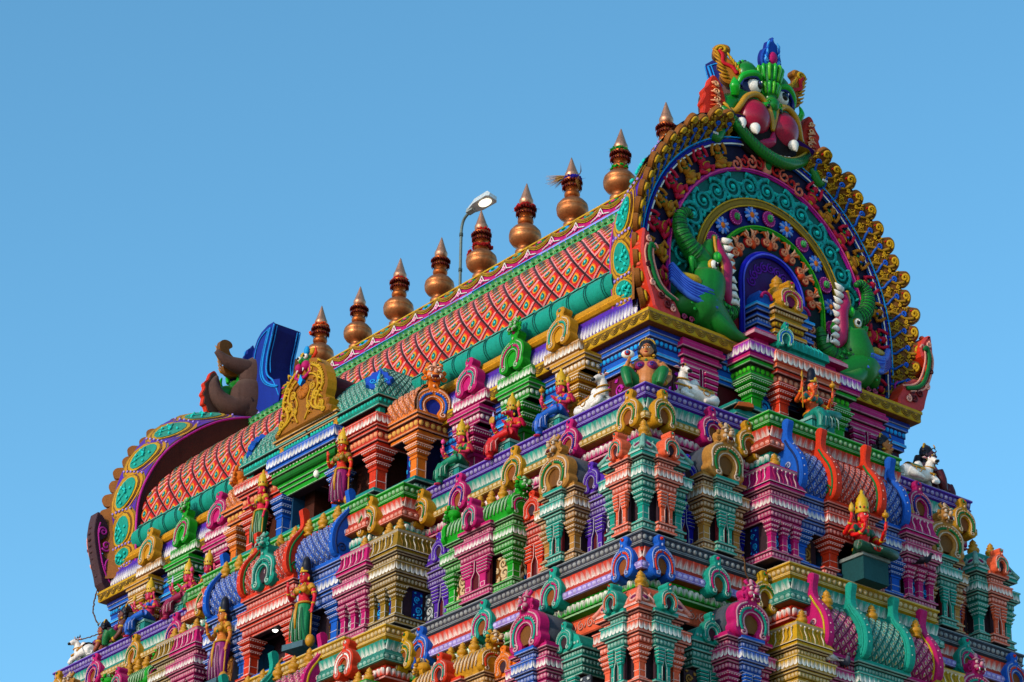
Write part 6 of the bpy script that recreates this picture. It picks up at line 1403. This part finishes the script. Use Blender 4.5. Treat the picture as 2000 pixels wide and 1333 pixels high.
def bull(loc,rz,s,label):
    t=thing('bull_statue',label,'bull statue',TR(*loc)@RZ(rz)@SCL(s),'white bull statues on the corners of the upper ledge')
    # lying along x, head toward -y side turned outward; body extends to +x
    p=[tb([(-.28,0,.34),(-.05,.0,.30),(.25,0,.27),(.52,0,.22),(.66,0,.2)],[.17,.21,.22,.22,.14],14),tb([(-.22,0,.36),(-.30,-.03,.55),(-.32,-.06,.70)],[.17,.12,.10],12),tb([(-.02,0,.42),(.06,0,.56),(.14,0,.44)],[.10,.10,.08],10),
       tb([(-.32,-.05,.76),(-.33,-.17,.72),(-.335,-.28,.64)],[.105,.085,.055],12),tb([(-.3,-.12,.25),(-.42,-.2,.12),(-.2,-.26,.06)],[.10,.07,.05]),tb([(-.3,.12,.25),(-.45,.14,.1),(-.25,.18,.05)],[.10,.07,.05]),
       tb([(.5,-.15,.2),(.36,-.26,.12),(.12,-.28,.06)],[.15,.09,.05]),tb([(.5,.15,.2),(.4,.24,.1),(.2,.26,.06)],[.15,.09,.05]),tb([(.7,0,.2),(.78,-.06,.08),(.68,-.16,.04)],[.03,.025,.03],7)]
    link('body',organic(p,.018,H('e4dcd4'),'body',GLOSS),t)
    m=MB()
    for s_ in(-1,1):
        m.put(ctube([(-.32+s_*.06,-.05,.84),(-.32+s_*.10,-.03,.90),(-.32+s_*.07,-.03,.96)],[.028,.022,.004],K['dark'],7))
    link('horn',m.mesh('horn',GLOSS),t)
    m=MB()
    for s_ in(-1,1): m.put(ctube([(-.32+s_*.09,-.05,.78),(-.32+s_*.2,-.05,.79),(-.32+s_*.28,-.06,.76)],[.025,.05,.008],H('e8c8c0'),7,.5)); m.put(ctube([(-.32+s_*.13,-.075,.785),(-.32+s_*.24,-.085,.77)],[.02,.008],K['pink'],6,.5))
    link('ear',m.mesh('ear',GLOSS),t)
    m=MB()
    for s_ in(-1,1): m.put(cell(.035,.02,.028,H('b03048'),8,5,(-.325+s_*.07,-.14,.79))); m.put(cell(.018,.015,.018,K['black'],6,4,(-.325+s_*.07,-.155,.79)))
    m.put(cell(.062,.05,.045,K['black'],10,6,(-.336,-.30,.645))); m.put(cell(.03,.015,.03,K['gold'],7,5,(-.325,-.15,.86))); link('face_paint',m.mesh('face_paint',GLOSS),t)
    m=MB(); m.put(ctube([(-.30+.135*math.sin(a),-.03-.135*math.cos(a),.54-.04*math.cos(a)) for a in np.linspace(-PI,PI,18)],.02,K['gold'],6)); m.put(ctube([(-.28+.175*math.sin(a),-.02-.19*math.cos(a),.40-.10*math.cos(a)) for a in np.linspace(-PI,PI,18)],.026,K['gold'],6)); m.put(cell(.03,.03,.04,K['gold'],7,5,(-.28,-.22,.28))); link('collar',m.mesh('collar',GLOSS),t)
    m=MB(); vs=[];fs=[]
    xs=np.linspace(.0,.48,9); an=np.linspace(-1.35,1.35,11)
    for x in xs:
        for a in an: vs.append((x,.235*math.sin(a),.275+.235*math.cos(a)))
    for i in range(8):
        for j in range(10): a=i*11+j; fs.append((a,a+11,a+12,a+1))
    cs=[K['gold'] if (f//10 in(0,7) or f%10 in(0,9)) else (H('a03040') if rz<1 else K['mgreen']) for f in range(len(fs))]; m.add(vs,fs,cs,True)
    m.put(ctube([(.24+.1*math.cos(a),-.225+.0,.30+.07*math.sin(a)) for a in np.linspace(0,2*PI,10)],.012,K['gold'],4)); link('saddle_cloth',m.mesh('saddle_cloth',GLOSS),t)
    return t
def corner_figure(loc,rz,s,label,skin,dress='mgreen',low=False):
    t=thing('seated_statue',label,'statue',TR(*loc)@RZ(rz)@SCL(s),'broad crouching guardian statues on the ledge corners')
    p=[tb([(0,.02,.02),(0,-.03,.20),(0,-.03,.36),(0,.0,.54),(0,.02,.64)],[.20,.235,.20,.20,.10],16),tb([(-.24,.02,.60),(0,.03,.64),(.24,.02,.60)],[.085,.10,.085]),tb([(0,.0,.6),(0,-.02,.76)],[.075,.07]),cell(.095,.07,.085,K['skin'],10,7,(-.105,-.15,.5)),cell(.095,.07,.085,K['skin'],10,7,(.105,-.15,.5))]
    AR=[[(.26,.02,.60),(.38,.02,.44),(.42,.0,.30),(.36,-.14,.14),(.30,-.26,.08)],[(-.26,.02,.60),(-.38,.0,.46),(-.42,-.06,.36),(-.38,-.16,.48),(-.34,-.22,.58)]]
    p+=[tb(a,[.085,.075,.065,.055,.04]) for a in AR]+hand((.30,-.26,.08),(-.6,-.5,0))+hand((-.34,-.22,.58),(.3,-.5,.4),.3)+face_parts(0,-.04,.88,1.32)
    lg=[[(.12,-.02,.10),(.26,-.18,.24),(.36,-.30,.34)],[(.36,-.30,.34),(.33,-.36,.18),(.28,-.38,.0)],[(-.12,-.02,.10),(-.28,-.18,.26),(-.38,-.30,.38)],[(-.38,-.30,.38),(-.35,-.36,.2),(-.30,-.38,.0)]]
    link('body',organic(p,.015,skin,'body',GLOSS),t)
    link('dress',organic([tb(l,[.16,.14,.11] if q%2==0 else [.11,.10,.075]) for q,l in enumerate(lg)]+[tb([(0,.02,.0),(0,-.0,.12)],[.22,.21],14)],.018,C(dress),'dress',GLOSS),t)
    m=MB()
    for s_ in(-1,1): m.put(cell(.112,.085,.095,H('8c2060'),12,8,(s_*.108,-.155,.505))); m.put(ctube(spiral(s_*.12,.5,.05,1.2,0,s_,-.245,10),.01,H('3040a0'),4)) 
    m.put(ctube([(.21*math.sin(a),.0-.16*math.cos(a),.50) for a in np.linspace(-PI,PI,16)],.03,H('8c2060'),5)); link('blouse',m.mesh('blouse',GLOSS),t)
    m=MB(); face_paint(m,0,-.04,.88,1.32,'a82838')
    for s_ in(-1,1): m.put(ctube([(s_*.03,-.175,1.0),(s_*.08,-.17,1.02),(s_*.12,-.12,.98)],.012,K['black'],5))
    link('face_paint',m.mesh('face_paint',GLOSS),t)
    m=MB(); b=H('15101a'); m.put(cell(.155,.14,.175,b,14,9,(0,.02,.965)))
    for s_ in(-1,1):
        for k in range(5): m.put(cell(.05,.06,.06,b,7,5,(s_*(.135+.015*(k%2)),.03,.98-.09*k)))
    m.put(ctube([(0,.12,.9),(0,.17,.7),(0,.15,.4)],[.13,.15,.08],b,10)); link('hair',m.mesh('hair',GLOSS),t)
    m=MB(); y=H('e0b040')
    for k in range(15): a=PI*k/14; m.put(cell(.018,.02,.024,y,6,4,(.15*math.cos(a),.03,1.02+.14*math.sin(a))))
    m.put(ctube([(.14*math.cos(a),.02,1.0+.12*math.sin(a)) for a in np.linspace(0,PI,12)],.014,y,5)); m.put(ctube([(0,-.17,1.05),(0,-.14,1.12)],.012,y,5))
    for s_ in(-1,1): m.put(clathe([(.03,0),(.04,.02),(.015,.05)],8,y),TR(s_*.135,-.05,.74))
    necklace(m,0,-.02,.70,.15,.06)
    for a in AR:
        for f in(1,3):
            p0=np.array(a[f]); q=np.array(a[f+1]); d=(q-p0)/np.linalg.norm(q-p0); m.put(ctube([p0,p0+d*.045],.09 if f==1 else .068,y,9))
    link('jewellery',m.mesh('jewellery',GLOSS),t)
    m=MB()
    if not low:
        m.put(cell(.13,.08,.09,K['white'],12,8)); m.put(cell(.07,.05,.06,H('c02440'),10,6,(0,-.05,0))); m.put(cell(.03,.03,.03,H('3878b0'),8,5,(0,-.095,0)))
        part('eye_ball',m,t,GLOSS,M=TR(-.34,-.26,.72))
    return t
R4=PI/2
corner_figure((-.42,.42,.0),PI/4-.05,1.13,'seated woman statue with purple bodice at the near corner, holding up a big eye',H('cc8a62'))
corner_figure((-21.95,.42,.0),-.75,1.1,'dark brown guardian statue crouching right of the roped long haired statue at far left',H('6a3c34'),low=True)
corner_figure((-.62,7.85,-.02),3*PI/4-.35,1.12,'dark haired tan guardian statue under the right end of the eave',H('c08058'),low=True)
corner_figure((-.62,9.3,.05),PI*.66,1.2,'dark long haired guardian statue behind the bull at the right corner',H('5a3a40'),dress='maroon',low=True)
corner_figure((-23.35,.62,.02),-.9,1.08,'guardian statue with black long hair behind the bull at the far left corner',H('a05a48'),low=True)
bull((-1.75,.34,.03),0,1.0,'white bull statue with red saddle cloth left of the near corner figure') if False else None
b1=bull((-1.98,.30,.02),0,.98,'white bull statue with maroon saddle cloth, lying just left of the near corner woman')
b1.matrix_local=Matrix((TR(-2.0,.32,.02)@SCL(-.98,.98,.98)@RZ(.15)).tolist())
b2=bull((-.3,1.62,.02),R4,.98,'white bull statue with green saddle cloth, lying just right of the near corner woman')
b3=bull((-.22,W-.75,.02),R4,1.0,'white bull statue at the right end of the upper ledge with gold collar')
b3.matrix_local=Matrix((TR(-.12,8.5,.02)@RZ(R4-.05)@SCL(-.9,.9,.9)).tolist())
b4=bull((-LEN+.9,.2,.02),0,1.0,'white bull statue at the far left end of the upper ledge beside the rope')
b4.matrix_local=Matrix((TR(-23.75,.22,.02)@RZ(-.12)@SCL(.95)).tolist())
SG='seated deity statues along the upper ledge'
statue((-3.35,.42,.30),0,1.02,'seated statue in blue dress with gold crown, nearest of the row left of the bull',dress='blue',top='blue',items=('mace','conch',None,None),group=SG)
statue((-5.1,.40,.30),0,1.02,'boar headed seated statue in red dress between the green pier and the blue dressed statue',skin=H('e04c66'),dress='red',top='coral',head='boar',items=('leaf','conch','disc',None),group=SG)
statue((-7.0,.40,.30),0,1.02,'seated statue in dark green dress holding a lotus bud, beside the orange pavilion',dress=H('0c8a6a'),top='mgreen',items=('flower','mace',None,None),group=SG)
statue((-(LEN-7.0),.45,.30),.1,1.02,'gold crowned seated statue half hidden behind the lime ledge',dress='mgreen',top='gold',items=('flower',None,None,None),group=SG)
statue((-(LEN-5.1)+1.0,.40,.30),.0,1.02,'seated statue in plum dress with four arms between green pier and lime ledge',dress=H('982850'),top='magenta',items=('leaf','conch',None,None),group=SG)
statue((-(LEN-3.35)+.95,.35,.30),.0,1.02,'seated statue in blue dress with yellow sash near the far left end of the ledge',dress='blue',top='blue',items=('conch','bowl',None,None),group=SG)
STG='standing women statues beside the openings'
statue((-10.75,-.42,.42),.25,1.05,'standing woman statue in plum sari left of the coral pavilion pillar',pose='standing',dress=H('9c2c6c'),top='olive',crownk='tall',items=('club',None),arms=2,ped=False,group=STG,skin=H('e0584a'))
statue((-14.2,-.42,.42),-.1,1.05,'standing woman statue in green skirt left of the upper blue opening',pose='standing',dress='mgreen',top='yellow',crownk='tall',items=('club',None),arms=2,ped=False,group=STG,skin=H('e0485c'))
statue((-10.72,-1.32,Z2+.42),.2,1.2,'standing woman statue in green sari with golden club right of the lit doorway',pose='standing',dress=H('0c8a5a'),top='gold',crownk='low',hairk='bun',items=('club',None),arms=2,group=STG,skin=H('d84a50'))
statue((-14.2,-1.32,Z2+.42),.0,1.2,'standing woman statue in purple skirt left of the lit doorway',pose='standing',dress=H('902c70'),top='gold',crownk='low',hairk='bun',items=('club',None),arms=2,group=STG,skin=H('d88858'))
RG='seated statues on the centre bay of the short side'
statue((.05,WC-.12,.42),R4,1.14,'orange skinned seated woman statue in teal dress with tall black bun',skin=H('e87048'),dress=H('0c8a7a'),top='tealdk',crownk='low',hairk='bun',items=('spear','mace',None,None),group=RG)
statue((1.36,WC,Z2+.60),R4,1.25,pc='24484a',ph=.60,label='red skinned seated statue in dark green dress below the coral barrel roof',skin=H('e8384c'),dress=H('0c4a34'),top=H('145a44'),crownk='tall',items=('conch','mace',None,None),folded=True,group=RG)
# ------------------------------------------------------------- ropes, brick, pigeons
def rope(pts,r,label):
    m=MB(); Q=spl(pts,8); rnd=random.Random(len(pts)); Q=[q+np.array([rnd.uniform(-.012,.012) for _ in range(3)]) for q in Q]
    m.put(ctube(Q,r,H('5a4030'),5)); m.put(ctube([q+np.array([.02*math.sin(i*1.3),.02*math.cos(i*1.3),0]) for i,q in enumerate(Q)],r*.7,H('7a5a40'),4))
    o=part('rope',m,None,CLOTH); o['label']=label; o['category']='rope'
rope([(-23.75,.75,3.3),(-23.75,.55,2.9),(-24.08,.68,2.3),(-24.15,.66,2.0),(-23.85,.5,1.6),(-23.5,.5,1.12)],.018,'brown rope hanging from the dark curled tail down to the far left statues')
rope([(-23.9,.12,.72),(-23.3,.1,.62),(-22.7,.25,.66),(-22.2,.5,.78)],.016,'slack wire rope strung between the heads of the two far left guardian statues')
rope([(.78,2.05,Z2+.1),(.86,2.15,Z2-.8),(.9,2.3,Z2-2.0),(1.0,2.45,Z2-3.2)],.016,'thin rope hanging down the red and white ledge right of the corner')
m=MB(); m.put(cprism([(0,0),(.42,0),(.40,.10),(.3,.13),(.05,.11)],-.1,.1,H('a8583c'),H('b8684a'),.02)); o=part('brick',m,None,PLAIN,M=TR(-.42,3.0,.44)@RZ(1.2)); o['label']='loose orange brick left on the teal platform beside the green pillar'; o['category']='brick'
pigeon(1.78,3.50,-6.04,-.6,H('d8d4d0'),'speckled white pigeon standing on the green cornice below the magenta gable')
pigeon(1.78,3.98,-6.04,1.2,H('4a4c56'),'dark grey pigeon on the green cornice just right of the white pigeon')
pigeon(1.35,W-3.1,Z2+.98,2.2,H('20222a'),'black pigeon perched on the tip of the far magenta gable board')
pigeon(1.05,W-1.3,Z2-1.0,2.6,H('50525c'),'grey pigeon at the foot of the teal horseshoe ornament at lower right')
pigeon(-8.75,-1.45,Z2+1.0,2.6,H('8a8c96'),'tiny grey pigeon on the coral moulding left of the blue porch') if False else None
# ------------------------------------------------------------- ground, sky, sun, camera
m=MB(); m.put(cbox(-900,900,-900,900,GZ-1,GZ,(.46,.39,.30))); o=part('ground',m,None,PLAIN); o['kind']='structure'
w=bpy.data.worlds.new('World'); SC.world=w; w.use_nodes=True; nt=w.node_tree; N=nt.nodes; L=nt.links; bg=N['Background']
SUN_EL,SUN_DIR=math.radians(22),Vector((.09,-.99,0)).normalized()
sky=N.new('ShaderNodeTexSky'); sky.sky_type='NISHITA'; sky.sun_disc=False; sky.sun_elevation=SUN_EL; sky.sun_rotation=math.atan2(SUN_DIR.x,SUN_DIR.y); sky.altitude=50; sky.air_density=1.0; sky.dust_density=0.7; sky.ozone_density=5.0
hv=N.new('ShaderNodeHueSaturation'); hv.inputs['Hue'].default_value=.478; hv.inputs['Saturation'].default_value=1.06; hv.inputs['Value'].default_value=1.42; L.new(sky.outputs[0],hv.inputs['Color']); L.new(hv.outputs[0],bg.inputs[0]); bg.inputs[1].default_value=.15
sl=bpy.data.lights.new('sun','SUN'); sl.energy=2.5; sl.angle=math.radians(2.5); sl.color=(1,.86,.70); so=bpy.data.objects.new('sun',sl); COL.objects.link(so)
sd=Vector((SUN_DIR.x*math.cos(SUN_EL),SUN_DIR.y*math.cos(SUN_EL),math.sin(SUN_EL))); so.rotation_euler=sd.to_track_quat('Z','Y').to_euler()
cam=bpy.data.cameras.new('camera'); co=bpy.data.objects.new('camera',cam); COL.objects.link(co); SC.camera=co
az,pi_,ro,f=math.radians(142.04903962),math.radians(26.00524661),math.radians(1.20506403),5649.03468482
d=Vector((math.cos(az)*math.cos(pi_),math.sin(az)*math.cos(pi_),math.sin(pi_))); r=Vector((math.sin(az),-math.cos(az),0)); u=r.cross(d)
r2=math.cos(ro)*r+math.sin(ro)*u; u2=-math.sin(ro)*r+math.cos(ro)*u
R=Matrix(((r2.x,u2.x,-d.x,0),(r2.y,u2.y,-d.y,0),(r2.z,u2.z,-d.z,0),(0,0,0,1)))
co.matrix_world=Matrix.Translation((42.44993605,-36.7504017,-26.46332801))@R
cam.sensor_width=36; cam.lens=f*36/2000; cam.clip_end=3000
SC.view_settings.view_transform='Standard'; SC.view_settings.look='None'; SC.view_settings.exposure=.25; SC.view_settings.gamma=1
SC.render.resolution_x=1024; SC.render.resolution_y=682
